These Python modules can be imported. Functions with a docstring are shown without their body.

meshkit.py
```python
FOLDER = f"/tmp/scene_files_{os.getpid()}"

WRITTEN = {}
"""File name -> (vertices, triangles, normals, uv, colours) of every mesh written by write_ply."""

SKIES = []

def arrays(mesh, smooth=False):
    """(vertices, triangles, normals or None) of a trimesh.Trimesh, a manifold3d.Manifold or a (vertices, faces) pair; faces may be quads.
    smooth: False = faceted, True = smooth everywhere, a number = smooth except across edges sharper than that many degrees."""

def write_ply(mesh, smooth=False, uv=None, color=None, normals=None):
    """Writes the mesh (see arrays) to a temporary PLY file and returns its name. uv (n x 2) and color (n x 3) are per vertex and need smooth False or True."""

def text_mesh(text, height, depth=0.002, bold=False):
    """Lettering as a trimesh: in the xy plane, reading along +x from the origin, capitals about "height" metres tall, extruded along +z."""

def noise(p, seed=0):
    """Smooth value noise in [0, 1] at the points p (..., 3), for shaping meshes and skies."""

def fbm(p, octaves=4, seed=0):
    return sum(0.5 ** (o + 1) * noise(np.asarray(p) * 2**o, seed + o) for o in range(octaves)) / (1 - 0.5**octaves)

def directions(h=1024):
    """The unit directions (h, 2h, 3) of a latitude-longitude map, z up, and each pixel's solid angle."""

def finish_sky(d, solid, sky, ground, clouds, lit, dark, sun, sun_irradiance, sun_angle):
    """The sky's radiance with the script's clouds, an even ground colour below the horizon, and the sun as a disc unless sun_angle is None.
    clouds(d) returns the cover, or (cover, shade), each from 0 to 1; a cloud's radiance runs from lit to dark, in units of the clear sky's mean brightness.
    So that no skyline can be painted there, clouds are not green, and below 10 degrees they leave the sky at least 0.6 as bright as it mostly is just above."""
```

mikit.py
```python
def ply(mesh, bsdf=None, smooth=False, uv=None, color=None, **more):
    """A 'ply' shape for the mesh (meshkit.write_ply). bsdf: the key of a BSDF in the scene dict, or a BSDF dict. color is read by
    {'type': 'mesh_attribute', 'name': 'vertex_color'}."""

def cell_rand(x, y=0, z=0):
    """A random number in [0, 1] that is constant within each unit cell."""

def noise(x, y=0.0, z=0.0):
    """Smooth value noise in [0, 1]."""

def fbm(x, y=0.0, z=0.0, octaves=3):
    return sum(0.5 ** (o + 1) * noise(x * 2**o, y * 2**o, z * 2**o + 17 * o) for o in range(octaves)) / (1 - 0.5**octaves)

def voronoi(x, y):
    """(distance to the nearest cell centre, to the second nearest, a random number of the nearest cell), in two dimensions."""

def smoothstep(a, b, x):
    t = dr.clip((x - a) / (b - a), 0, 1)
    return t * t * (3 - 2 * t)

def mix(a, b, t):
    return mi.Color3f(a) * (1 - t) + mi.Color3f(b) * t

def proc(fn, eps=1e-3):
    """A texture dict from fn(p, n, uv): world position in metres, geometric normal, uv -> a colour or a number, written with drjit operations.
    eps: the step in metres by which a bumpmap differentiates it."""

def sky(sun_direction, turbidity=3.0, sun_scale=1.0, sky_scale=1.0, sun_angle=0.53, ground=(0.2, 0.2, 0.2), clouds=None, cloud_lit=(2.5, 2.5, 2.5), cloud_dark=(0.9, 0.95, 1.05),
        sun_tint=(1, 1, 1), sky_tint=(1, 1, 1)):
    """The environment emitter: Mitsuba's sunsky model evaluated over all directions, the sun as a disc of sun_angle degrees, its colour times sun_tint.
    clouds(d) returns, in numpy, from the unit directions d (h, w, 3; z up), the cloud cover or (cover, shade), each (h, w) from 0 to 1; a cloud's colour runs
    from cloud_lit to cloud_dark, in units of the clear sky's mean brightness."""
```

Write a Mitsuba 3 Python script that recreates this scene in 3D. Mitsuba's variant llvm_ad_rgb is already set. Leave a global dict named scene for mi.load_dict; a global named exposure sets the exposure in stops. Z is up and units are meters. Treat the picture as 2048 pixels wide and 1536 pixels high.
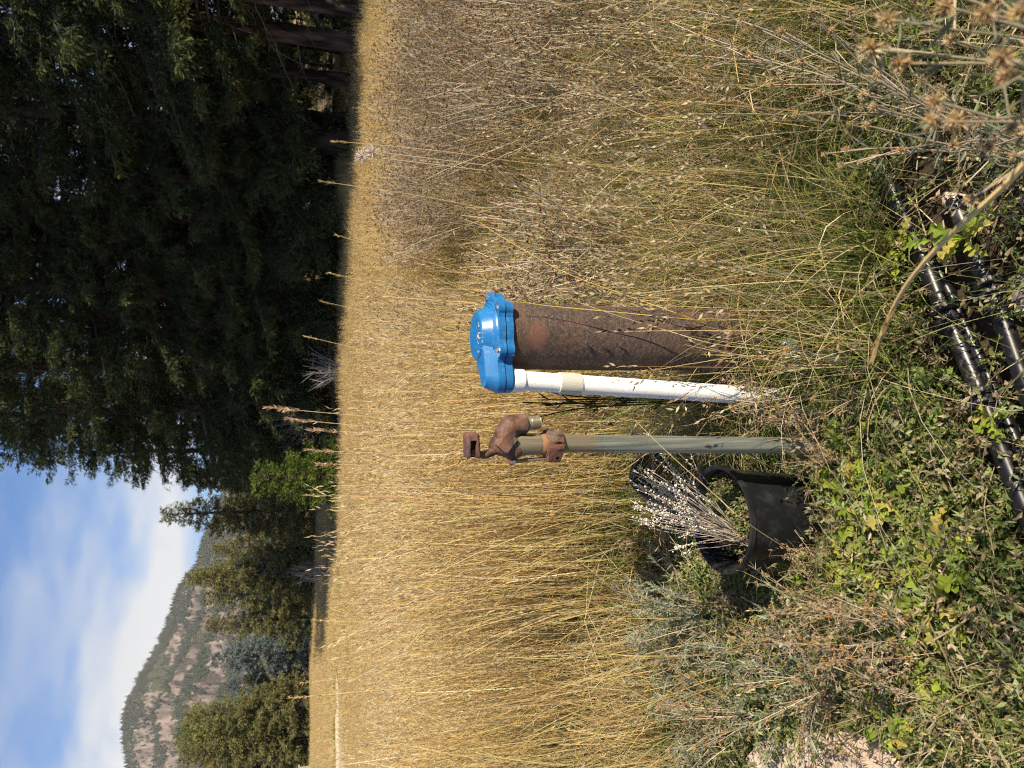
import math
import numpy as np
import trimesh
import drjit as dr
import mitsuba as mi
import manifold3d as m3
from shapely.geometry import Polygon
import mikit
import meshkit
from mikit import noise, fbm, smoothstep, mix, proc

T = mi.ScalarTransform4f
scene, labels = {}, {}
PI = math.pi

# ------------------------------------------------------------------ camera, sky, exposure
# the photograph was taken with the phone on its side: the picture's left edge is up
CAM = np.array([0.0, 0.0, 1.35])
TILT = math.radians(17.0)
FOV = 70.0
F = 1024 / math.tan(math.radians(FOV / 2))
FWD = np.array([0, math.cos(TILT), -math.sin(TILT)])
UPV = np.array([0, math.sin(TILT), math.cos(TILT)])
scene['camera'] = {'type': 'thinlens', 'fov': FOV, 'fov_axis': 'x', 'aperture_radius': 0.0018, 'focus_distance': 1.85,
                   'near_clip': 0.02, 'far_clip': 9000.0,
                   'to_world': T().look_at(origin=CAM.tolist(), target=(CAM + FWD).tolist(), up=[1, 0, 0])}
SUN_AZ, SUN_EL = math.radians(50), math.radians(38)
SUN = [math.sin(SUN_AZ) * math.cos(SUN_EL), -math.cos(SUN_AZ) * math.cos(SUN_EL), math.sin(SUN_EL)]
exposure = 2.7


def clouds(d):
    el = np.degrees(np.arcsin(np.clip(d[..., 2], -1, 1)))
    az = np.degrees(np.arctan2(d[..., 0], d[..., 1]))
    q = np.stack([az * 0.055, el * 0.20, el * 0 + 3.1], -1)
    w = meshkit.fbm(q, 5, 4)
    fine = meshkit.fbm(np.stack([az * 0.16 + el * 0.1, el * 0.5 - az * 0.05, el * 0 + 8.0], -1), 5, 9)
    lift = 3.0 * np.clip(-(az + 17) / 16.0, 0, 1.2)
    band = np.exp(-((el - 8.3 - lift * 0.6) / (2.2 + lift * 0.5)) ** 2)
    low = np.exp(-(el / 4.5) ** 2) * 0.20
    wisps = np.clip((w - 0.42) * 3.2, 0, 1) * np.clip((fine - 0.34) * 3.2, 0, 1) * 0.70
    cover = np.clip(band * (0.30 + 0.9 * w) * (0.62 + 0.6 * fine) + low + wisps, 0, 0.96)
    return cover, np.clip(0.10 + 0.35 * (1 - w), 0, 1) * (1 - band)


scene['sky'] = mikit.sky(SUN, turbidity=2.0, sky_scale=0.50, clouds=clouds, cloud_lit=(3.2, 3.25, 3.3), cloud_dark=(1.9, 2.0, 2.15), sky_tint=(0.55, 0.90, 1.28), sun_tint=(0.92, 0.985, 1.07))


# ------------------------------------------------------------------ helpers
def ray(px, py):
    """Direction (depth 1 along the optical axis) through a pixel of the 2048 x 1536 photograph."""
    return FWD + np.array([1, 0, 0]) * (768 - py) / F - UPV * (px - 1024) / F


def G(px, py, z=0.0):
    d = ray(px, py)
    return CAM + d * ((z - CAM[2]) / d[2])


def P(px, py, zc):
    return CAM + ray(px, py) * zc


def PY(px, py, y):
    d = ray(px, py)
    return CAM + d * (y / d[1])


def rng(seed):
    return np.random.default_rng(seed)


def unit(v):
    return v / np.maximum(np.linalg.norm(v, axis=-1, keepdims=True), 1e-9)


def cat(*ms):
    V, Fc, C, n = [], [], [], 0
    for v, f, c in ms:
        V.append(v); Fc.append(f + n); C.append(c); n += len(v)
    return np.vstack(V), np.vstack(Fc), np.vstack(C)


def ribbons(Pt, W, C, R, side=None):
    """N flat blades of K points: Pt (N,K,3), W (N,K), C (N,K,3) or (N,3)."""
    N, K = Pt.shape[:2]
    t = unit(np.gradient(Pt, axis=1))
    s = R.normal(size=(N, 1, 3)) if side is None else side
    s = unit(np.cross(t, np.broadcast_to(s, t.shape)))
    if C.ndim == 2:
        C = np.repeat(C[:, None], K, 1)
    V = np.stack([Pt - s * W[..., None] / 2, Pt + s * W[..., None] / 2], 2).reshape(-1, 3)
    C = np.repeat(C[:, :, None], 2, 2).reshape(-1, 3)
    i, k = np.meshgrid(np.arange(N), np.arange(K - 1), indexing='ij')
    a = (i * K + k).ravel() * 2
    Fc = np.vstack([np.stack([a, a + 1, a + 3], 1), np.stack([a, a + 3, a + 2], 1)])
    return V, Fc, C


def tubes(Pt, Rd, C, sides=4):
    Pt = np.asarray(Pt, float)
    N, K = Pt.shape[:2]
    Rd = np.broadcast_to(Rd, (N, K))
    t = unit(np.gradient(Pt, axis=1))
    ref = np.where(np.abs(t[..., 2:]) < 0.85, [0, 0, 1.0], [1.0, 0, 0])
    ref = np.broadcast_to(ref[:, :1], t.shape)
    a = unit(np.cross(t, ref)); b = np.cross(t, a)
    ang = np.arange(sides) * 2 * PI / sides
    V = Pt[:, :, None] + Rd[..., None, None] * (np.cos(ang)[:, None] * a[:, :, None] + np.sin(ang)[:, None] * b[:, :, None])
    C = np.asarray(C, float)
    if C.ndim == 1:
        C = np.broadcast_to(C, (N, K, 3))
    elif C.ndim == 2:
        C = np.repeat(C[:, None], K, 1)
    C = np.repeat(C[:, :, None], sides, 2).reshape(-1, 3)
    i, k, j = np.meshgrid(np.arange(N), np.arange(K - 1), np.arange(sides), indexing='ij')
    base = (i * K + k) * sides
    q = np.stack([base + j, base + (j + 1) % sides, base + sides + (j + 1) % sides, base + sides + j], -1).reshape(-1, 4)
    return V.reshape(-1, 3), np.vstack([q[:, [0, 1, 2]], q[:, [0, 2, 3]]]), C


def leaves(pos, d, L, W, C, R, fold=0.25, nrm=None):
    """Folded pointed leaves: base, two mid points, a dropped mid rib, a tip; 4 triangles."""
    N = len(pos)
    d = unit(d)
    n = R.normal(size=(N, 3)) if nrm is None else nrm + R.normal(size=(N, 3)) * 0.35
    s = unit(np.cross(d, n)); n = np.cross(s, d)
    L, W = np.broadcast_to(L, (N,))[:, None], np.broadcast_to(W, (N,))[:, None]
    m = pos + d * L * 0.45
    V = np.stack([pos, m - s * W / 2 + n * W * fold, m, m + s * W / 2 + n * W * fold, pos + d * L - n * L * 0.08], 1).reshape(-1, 3)
    a = np.arange(N)[:, None] * 5
    Fc = np.vstack([a + [0, 2, 1], a + [0, 3, 2], a + [1, 2, 4], a + [2, 3, 4]])
    return V, Fc, np.repeat(np.broadcast_to(C, (N, 3)), 5, 0)


def cards(pos, d, L, W, C, R):
    """Diamonds, 2 triangles each."""
    N = len(pos)
    d = unit(d)
    s = unit(np.cross(d, R.normal(size=(N, 3))))
    L, W = np.broadcast_to(L, (N,))[:, None], np.broadcast_to(W, (N,))[:, None]
    m = pos + d * L * 0.4
    V = np.stack([pos, m - s * W / 2, pos + d * L, m + s * W / 2], 1).reshape(-1, 3)
    a = np.arange(N)[:, None] * 4
    return V, np.vstack([a + [0, 1, 2], a + [0, 2, 3]]), np.repeat(np.broadcast_to(C, (N, 3)), 4, 0)


def pick(R, pal, n, jit=0.12):
    pal = np.asarray(pal, float)
    c = pal[R.integers(len(pal), size=n)]
    return np.clip(c * (1 + R.normal(size=(n, 1)) * jit) * (1 + R.normal(size=(n, 3)) * jit * 0.35), 0.004, 0.9)


def veg(mesh, bsdf='leaf_matter'):
    return mikit.ply((mesh[0], mesh[1]), bsdf, color=mesh[2])


used = {}


def numbered(key):
    n = used.get(key, 0)
    used[key] = n + 1
    return key if n == 0 else f'{key}_{n:03d}'


def tag(key, label=None, cat_=None, group=None, kind=None):
    d = {}
    if label: d['label'] = label
    if cat_: d['category'] = cat_
    if group: d['group'] = group
    if kind: d['kind'] = kind
    labels[key] = d


def put(key, shape, label=None, cat_=None, group=None, kind=None):
    key = numbered(key)
    scene[key] = shape
    if label or kind:
        tag(key, label, cat_, group, kind)
    return key


def thing(key, label, cat_, group=None):
    key = numbered(key)
    tag(key, label, cat_, group)
    return key


def part(parent, name, shape, label=None, kind=None):
    key = numbered(parent + '__' + name)
    scene[key] = shape
    if label or kind:
        tag(key, label, kind=kind)
    return key


KIDS = ('limbs', 'crown', 'stems', 'flower_heads', 'leaves', 'seeds', 'leaf')


def inst(key, group, M, label=None, cat_=None, grp=None, kind=None):
    k = put(key, {'type': 'instance', 'to_world': M, 'group': {'type': 'ref', 'id': group}}, label, cat_, grp, kind)
    for c in scene[group]:
        if c in KIDS and len(scene[group]) > 2:
            tag(k + '__' + c, kind='stuff')
    return k


def at(x, y, z=0.0, rot=0.0, s=1.0, tilt=0.0, tax=0.0):
    M = T().translate([float(x), float(y), float(z)])
    if tilt:
        M = M @ T().rotate([math.cos(tax), math.sin(tax), 0], float(tilt))
    M = M @ T().rotate([0, 0, 1], float(rot))
    return M @ (T().scale([float(s)] * 3) if np.isscalar(s) else T().scale([float(x_) for x_ in s]))


def manifold(mesh):
    return m3.Manifold(m3.Mesh(np.asarray(mesh.vertices, np.float32), np.asarray(mesh.faces, np.uint32)))


def ball(c, r, seg=20):
    return m3.Manifold.sphere(r, seg).translate([float(x) for x in c])


def hull(*bs):
    return m3.Manifold.batch_hull([ball(c, r) for c, r in bs])


def rbox(x0, x1, y0, y1, z0, z1, r=0.002):
    cs = [((x, y, z), r) for x in (x0 + r, x1 - r) for y in (y0 + r, y1 - r) for z in (z0 + r, z1 - r)]
    return m3.Manifold.batch_hull([ball(c, q, 8) for c, q in cs])


def lathe(prof, seg=64):
    return trimesh.creation.revolve(np.asarray(prof, float), sections=seg)


def moved(mesh, M):
    v = np.asarray(mesh.vertices) @ np.asarray(M)[:3, :3].T + np.asarray(M)[:3, 3]
    return trimesh.Trimesh(v, mesh.faces, process=False)


def tm(man):
    m = man.to_mesh()
    return trimesh.Trimesh(m.vert_properties[:, :3], m.tri_verts, process=False)


def frame_to(p0, p1):
    """Matrix taking the z axis from the origin to p0 -> p1."""
    p0, p1 = np.asarray(p0, float), np.asarray(p1, float)
    z = unit(p1 - p0)
    x = unit(np.cross([0, 1, 0], z)); y = np.cross(z, x)
    M = np.eye(4)
    M[:3, 0], M[:3, 1], M[:3, 2], M[:3, 3] = x, y, z, p0
    return M


def smooth_path(pts, n):
    """Catmull-Rom through the points."""
    p = np.asarray(pts, float)
    p = np.vstack([2 * p[0] - p[1], p, 2 * p[-1] - p[-2]])
    u = np.linspace(0, len(p) - 3 - 1e-6, n)
    i = u.astype(int); t = (u - i)[:, None]
    a, b, c, d = p[i], p[i + 1], p[i + 2], p[i + 3]
    return 0.5 * (2 * b + (c - a) * t + (2 * a - 5 * b + 4 * c - d) * t ** 2 + (3 * b - a - 3 * c + d) * t ** 3)


# ------------------------------------------------------------------ materials
VC = {'type': 'mesh_attribute', 'name': 'vertex_color'}
scene['leaf_matter'] = {'type': 'principledthin', 'base_color': VC, 'roughness': 0.55, 'diff_trans': 0.85, 'spec_tint': 0.0, 'eta': 1.35}
scene['dry_matter'] = {'type': 'twosided', 'bsdf': {'type': 'principled', 'base_color': VC, 'roughness': 0.6, 'specular': 0.25}}
scene['needle_matter'] = {'type': 'principledthin', 'base_color': VC, 'roughness': 0.5, 'diff_trans': 0.5, 'eta': 1.3}


def plain(key, col, rough=0.5, bump=None, two=True, **more):
    b = {'type': 'principled', 'base_color': col if isinstance(col, dict) else {'type': 'rgb', 'value': list(col)}, 'roughness': rough, **more}
    if bump:
        b = {'type': 'bumpmap', 'arbitrary': {**proc(bump[0], bump[2])}, 'bsdf': b, 'scale': bump[1]}
    scene[key] = {'type': 'twosided', 'bsdf': b} if two else b


def f_ground(p, n, uv):
    big = fbm(p.x * 0.35, p.y * 0.35, 1.0, 3)
    fine = fbm(p.x * 9, p.y * 9, 2.0, 3)
    grit = noise(p.x * 60, p.y * 60, 3.0)
    soil = mix((0.030, 0.022, 0.015), (0.085, 0.062, 0.042), fine * 0.7 + grit * 0.3)
    thatch = mix((0.17, 0.125, 0.06), (0.38, 0.28, 0.14), fine)
    thatch = mix(thatch, (0.15, 0.16, 0.05), smoothstep(0.55, 0.75, big) * 0.5)
    far = smoothstep(2.3, 3.4, p.y + 0.5 * (big - 0.5))
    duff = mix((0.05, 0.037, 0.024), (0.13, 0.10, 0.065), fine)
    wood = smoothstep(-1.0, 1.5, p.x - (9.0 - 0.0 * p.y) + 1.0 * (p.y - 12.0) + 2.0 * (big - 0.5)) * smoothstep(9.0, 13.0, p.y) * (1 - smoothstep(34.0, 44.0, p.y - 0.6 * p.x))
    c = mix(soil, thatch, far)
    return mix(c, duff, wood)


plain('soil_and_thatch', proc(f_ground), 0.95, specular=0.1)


def f_gravel(p, n, uv):
    f = fbm(p.x * 6, p.y * 6, 0.0, 4)
    rut = smoothstep(0.35, 0.6, fbm(p.x * 0.25, p.y * 1.1, 5.0, 3))
    return mix(mix((0.17, 0.15, 0.125), (0.29, 0.26, 0.22), f), (0.40, 0.32, 0.17), rut * 0.6)


plain('gravel', proc(f_gravel), 0.95, specular=0.1)


def f_bark(p, n, uv):
    v = fbm(p.x * 14, p.y * 14, p.z * 2.2, 4)
    return mix((0.022, 0.017, 0.014), (0.13, 0.095, 0.075), smoothstep(0.3, 0.75, v))


plain('bark', proc(f_bark), 0.95, (lambda p, n, uv: fbm(p.x * 22, p.y * 22, p.z * 3.0, 3), 0.05, 0.01), specular=0.1)


def f_mountain(p, n, uv):
    up = n.z
    w = fbm(p.x * 0.012, p.y * 0.006, p.z * 0.02, 4)
    strata = smoothstep(0.25, 0.75, fbm(p.x * 0.16, p.y * 0.05, p.z * 0.05, 4))
    rock = mix((0.085, 0.070, 0.066), (0.27, 0.215, 0.19), strata * 0.6 + 0.4 * fbm(p.x * 0.09, p.y * 0.09, p.z * 0.03, 3))
    crack = smoothstep(0.46, 0.60, fbm(p.x * 0.10, p.y * 0.05, p.z * 0.035, 4))
    rock = mix(rock, (0.035, 0.032, 0.032), crack * 0.9)
    scree = mix((0.10, 0.085, 0.075), (0.215, 0.175, 0.155), smoothstep(0.3, 0.7, fbm(p.x * 0.22, p.y * 0.22, p.z * 0.22, 4)))
    green = mix((0.028, 0.034, 0.024), (0.062, 0.062, 0.044), fbm(p.x * 0.15, p.y * 0.15, p.z * 0.15, 3))
    g = smoothstep(0.50, 0.57, w + 0.55 * (up - 0.62) + 0.25 * (fbm(p.x * 0.06, p.y * 0.06, p.z * 0.06, 3) - 0.5))
    rock = mix(rock, scree, smoothstep(0.55, 0.75, up))
    return mix(rock, green, g)


plain('mountain_rock', proc(f_mountain), 0.95, specular=0.1)


def f_rust(p, n, uv):
    big = fbm(p.x * 9, p.y * 9, p.z * 5, 4)
    sp = noise(p.x * 420, p.y * 420, p.z * 420)
    sp2 = fbm(p.x * 150, p.y * 150, p.z * 150, 3)
    c = mix((0.050, 0.036, 0.030), (0.118, 0.080, 0.062), smoothstep(0.35, 0.72, big * 0.45 + sp2 * 0.55))
    c = mix(c, (0.016, 0.013, 0.013), smoothstep(0.60, 0.72, sp) * 0.75)
    c = mix(c, (0.30, 0.20, 0.14), smoothstep(0.80, 0.90, noise(p.x * 300 + 9, p.y * 300, p.z * 300)) * 0.55)
    streak = smoothstep(0.60, 0.74, fbm(p.x * 40, p.y * 40, p.z * 9 + 7, 3))
    c = mix(c, (0.17, 0.075, 0.040), streak * 0.28)
    low = smoothstep(0.28, 0.05, p.z) * 0.65 + smoothstep(0.785, 0.795, p.z) * 0.25
    c = mix(c, mix((0.10, 0.048, 0.030), (0.20, 0.11, 0.068), sp2), low)
    ell = dr.sqrt(dr.square((p.x - 0.125) / 0.038) + dr.square((p.z - 0.768) / 0.024))
    patch = smoothstep(1.25, 0.45, ell + 1.3 * (big - 0.5)) * smoothstep(1.9, 1.7, p.y + 0.05)
    return mix(c, mix((0.30, 0.13, 0.08), (0.17, 0.07, 0.045), sp2), patch * 0.42)


plain('rusty_steel', proc(f_rust), 0.72, (lambda p, n, uv: fbm(p.x * 160, p.y * 160, p.z * 160, 3), 0.0005, 0.001), specular=0.35)


def f_cast(p, n, uv):
    b = fbm(p.x * 45, p.y * 45, p.z * 45, 4)
    sp = noise(p.x * 500, p.y * 500, p.z * 500)
    c = mix((0.050, 0.030, 0.023), (0.185, 0.085, 0.055), smoothstep(0.25, 0.75, b))
    c = mix(c, (0.17, 0.145, 0.12), smoothstep(0.56, 0.72, fbm(p.x * 25 + 4, p.y * 25, p.z * 25, 3)) * 0.7)
    return mix(c, (0.075, 0.032, 0.022), smoothstep(0.68, 0.82, sp) * 0.7)


plain('rusty_cast_iron', proc(f_cast), 0.62, (lambda p, n, uv: fbm(p.x * 220, p.y * 220, p.z * 220, 3), 0.0008, 0.0008), specular=0.4)


def f_galv(p, n, uv):
    st = smoothstep(0.3, 0.7, fbm(p.x * 170, p.y * 170, p.z * 3, 3))
    b = fbm(p.x * 30, p.y * 30, p.z * 14, 3)
    c = mix((0.12, 0.135, 0.12), (0.34, 0.365, 0.33), st * 0.7 + b * 0.3)
    rust = smoothstep(0.665, 0.705, p.z + 0.03 * (b - 0.5)) * 0.55 + smoothstep(0.22, 0.06, p.z) * 0.5
    return mix(c, mix((0.27, 0.20, 0.11), (0.33, 0.24, 0.10), st), rust)


plain('galvanised_steel', proc(f_galv), 0.42, metallic=0.5, specular=0.4)
plain('worn_brass', (0.30, 0.25, 0.17), 0.4, metallic=0.6)
plain('orange_rust', proc(lambda p, n, uv: mix((0.32, 0.16, 0.06), (0.18, 0.085, 0.045), fbm(p.x * 120, p.y * 120, p.z * 120, 3))), 0.8)


def f_blue(p, n, uv):
    d = fbm(p.x * 60, p.y * 60, p.z * 60, 3)
    c = mix((0.010, 0.120, 0.330), (0.016, 0.150, 0.375), d)
    sc = smoothstep(0.60, 0.68, fbm(p.x * 240, p.y * 80, p.z * 200, 3)) * smoothstep(0.052, 0.02, dr.sqrt(dr.square(p.x - 0.112) + dr.square((p.y - 1.735) * 1.6))) * smoothstep(0.897, 0.900, p.z)
    dust = smoothstep(0.50, 0.85, fbm(p.x * 90, p.y * 90, p.z * 90, 4)) * 0.14 + smoothstep(0.62, 0.75, fbm(p.x * 28, p.y * 28, p.z * 9, 3)) * 0.06 * n.z
    c = mix(c, (0.33, 0.34, 0.35), dust)
    return mix(c, (0.62, 0.48, 0.40), sc * 0.9)


plain('blue_paint', proc(f_blue), 0.30, specular=0.5, clearcoat=0.25, clearcoat_gloss=0.75)
plain('bolt_steel', (0.45, 0.43, 0.40), 0.35, metallic=0.85)
plain('black_rubber', (0.012, 0.012, 0.013), 0.7)


def f_pvc(p, n, uv):
    d = fbm(p.x * 40, p.y * 40, p.z * 25, 3)
    c = mix((0.74, 0.745, 0.76), (0.80, 0.80, 0.80), d)
    dirt = smoothstep(0.20, 0.02, p.z + 0.08 * (d - 0.5)) * 0.6
    return mix(c, (0.45, 0.40, 0.31), dirt)


plain('white_plastic', proc(f_pvc), 0.38, specular=0.5)
plain('grey_plastic', (0.47, 0.46, 0.40), 0.5)


def f_pot(p, n, uv):
    d = fbm(p.x * 50, p.y * 50, p.z * 30, 4)
    return mix((0.010, 0.011, 0.013), (0.026, 0.027, 0.029), smoothstep(0.45, 0.8, d))


plain('black_pot_plastic', proc(f_pot), 0.40, specular=0.22)


def f_oldpot(p, n, uv):
    a = dr.atan2(p.y - 2.3, p.x + 0.39)
    st = noise(a * 30, p.z * 6, 1.0)
    return mix((0.075, 0.065, 0.060), (0.19, 0.165, 0.15), st)


plain('faded_pot_plastic', proc(f_oldpot), 0.7)


def f_poly(p, n, uv):
    d = fbm(p.x * 70, p.y * 70, p.z * 70, 4)
    return mix((0.007, 0.007, 0.009), (0.07, 0.065, 0.06), smoothstep(0.58, 0.85, d))


plain('black_poly', proc(f_poly), 0.36, specular=0.5)
plain('black_fitting', (0.022, 0.022, 0.024), 0.45)


def f_stone(p, n, uv):
    b = fbm(p.x * 12, p.y * 12, p.z * 12, 4)
    s = noise(p.x * 260, p.y * 260, p.z * 260)
    c = mix((0.42, 0.32, 0.245), (0.58, 0.46, 0.37), b)
    return mix(c, (0.27, 0.20, 0.15), smoothstep(0.78, 0.9, s) * 0.6)


plain('sandstone', proc(f_stone), 0.9, (lambda p, n, uv: fbm(p.x * 60, p.y * 60, p.z * 60, 4), 0.004, 0.002), specular=0.2)
plain('red_timber', proc(lambda p, n, uv: mix((0.10, 0.062, 0.055), (0.24, 0.155, 0.14), fbm(p.x * 9, p.y * 70, p.z * 70, 4))), 0.9)
plain('potting_soil', proc(lambda p, n, uv: mix((0.022, 0.014, 0.009), (0.10, 0.062, 0.038), fbm(p.x * 160, p.y * 160, p.z * 160, 3))), 1.0)
plain('blue_film', (0.35, 0.45, 0.55), 0.2)
plain('grey_wood', proc(lambda p, n, uv: mix((0.10, 0.085, 0.07), (0.27, 0.23, 0.19), fbm(p.x * 40, p.y * 160, p.z * 160, 3))), 0.9)
plain('pale_wood', proc(lambda p, n, uv: mix((0.30, 0.24, 0.16), (0.48, 0.40, 0.29), fbm(p.x * 20, p.y * 20, p.z * 3, 3))), 0.9)

scene['air'] = {'type': 'homogeneous', 'albedo': 0.95, 'sigma_t': 0.00010}
scene['haze'] = {'type': 'cube', 'to_world': T().translate([0, 500, 173]) @ T().scale([2300, 1500, 175]), 'bsdf': {'type': 'null'}, 'interior': {'type': 'ref', 'id': 'air'}}
scene['camera']['medium'] = {'type': 'ref', 'id': 'air'}
labels['haze'] = {'label': 'thin blue haze in the air before the mountain', 'category': 'haze', 'kind': 'stuff'}

#----SECTION-SETTING
# ------------------------------------------------------------------ the setting: ground, road, mountain
R = rng(1)


def grid(xs, ys, zf):
    X, Y = np.meshgrid(xs, ys)
    V = np.stack([X, Y, zf(X, Y)], -1).reshape(-1, 3)
    w = len(xs)
    i, j = np.meshgrid(np.arange(len(ys) - 1), np.arange(w - 1), indexing='ij')
    a = (i * w + j).ravel()
    return V, np.vstack([np.stack([a, a + 1, a + w + 1], 1), np.stack([a, a + w + 1, a + w], 1)])


def ground_z(x, y):
    q = np.stack([np.asarray(x, float) * 1.7, np.asarray(y, float) * 1.7, np.zeros_like(np.asarray(x, float))], -1)
    near = np.clip(1 - np.asarray(y, float) / 60, 0, 1)
    return (meshkit.fbm(q, 3, 2) - 0.5) * 0.05 * near


xs = np.concatenate([-np.geomspace(4000, 4.1, 40), np.linspace(-4, 4, 90), np.geomspace(4.1, 4000, 40)])
ys = np.concatenate([-np.geomspace(500, 1.1, 14), np.linspace(-1, 6, 80), np.geomspace(6.1, 5000, 60)])
put('ground', mikit.ply(grid(xs, ys, ground_z), 'soil_and_thatch', smooth=True), 'dry meadow soil with straw thatch running back to the trees', 'ground', kind='structure')

ROADN, ROADF = 17.0, 22.0
rx = np.linspace(-60, -8.3, 60)
put('gravel_drive', mikit.ply(grid(rx, np.linspace(0, 1, 6), lambda X, Y: 0 * X + 0.035), 'gravel', to_world=T().translate([0, ROADN, 0]) @ T().scale([1, ROADF - ROADN, 1])), 'pale gravel drive crossing the meadow at the left', 'road', kind='structure')

# mountain: a ridge about 1.3 km away whose skyline runs as in the photograph
SKY = np.array([(250, 1536), (242, 1483), (240, 1436), (246, 1405), (266, 1366), (289, 1323), (312, 1287), (340, 1217), (355, 1170), (385, 1131), (416, 1049), (455, 960), (500, 860), (535, 720), (555, 500), (562, 200)], float)
az, el = [], []
for x_, y_ in SKY:
    d = ray(x_, y_)
    az.append(math.atan2(d[0], d[1])); el.append(math.atan2(d[2], math.hypot(d[0], d[1])))
az = np.array([-1.6, -1.25, -1.0, -0.8, -0.66] + az + [0.7, 1.2])
el = np.array([0.03, 0.06, 0.10, 0.15, 0.172] + el + [0.01, 0.0])
A = np.linspace(-1.35, 0.75, 620)
U = np.linspace(0, 1.25, 130)
MD0, MD1 = 620.0, 1350.0


def ridge(a):
    return np.interp(a, az, el)


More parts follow.
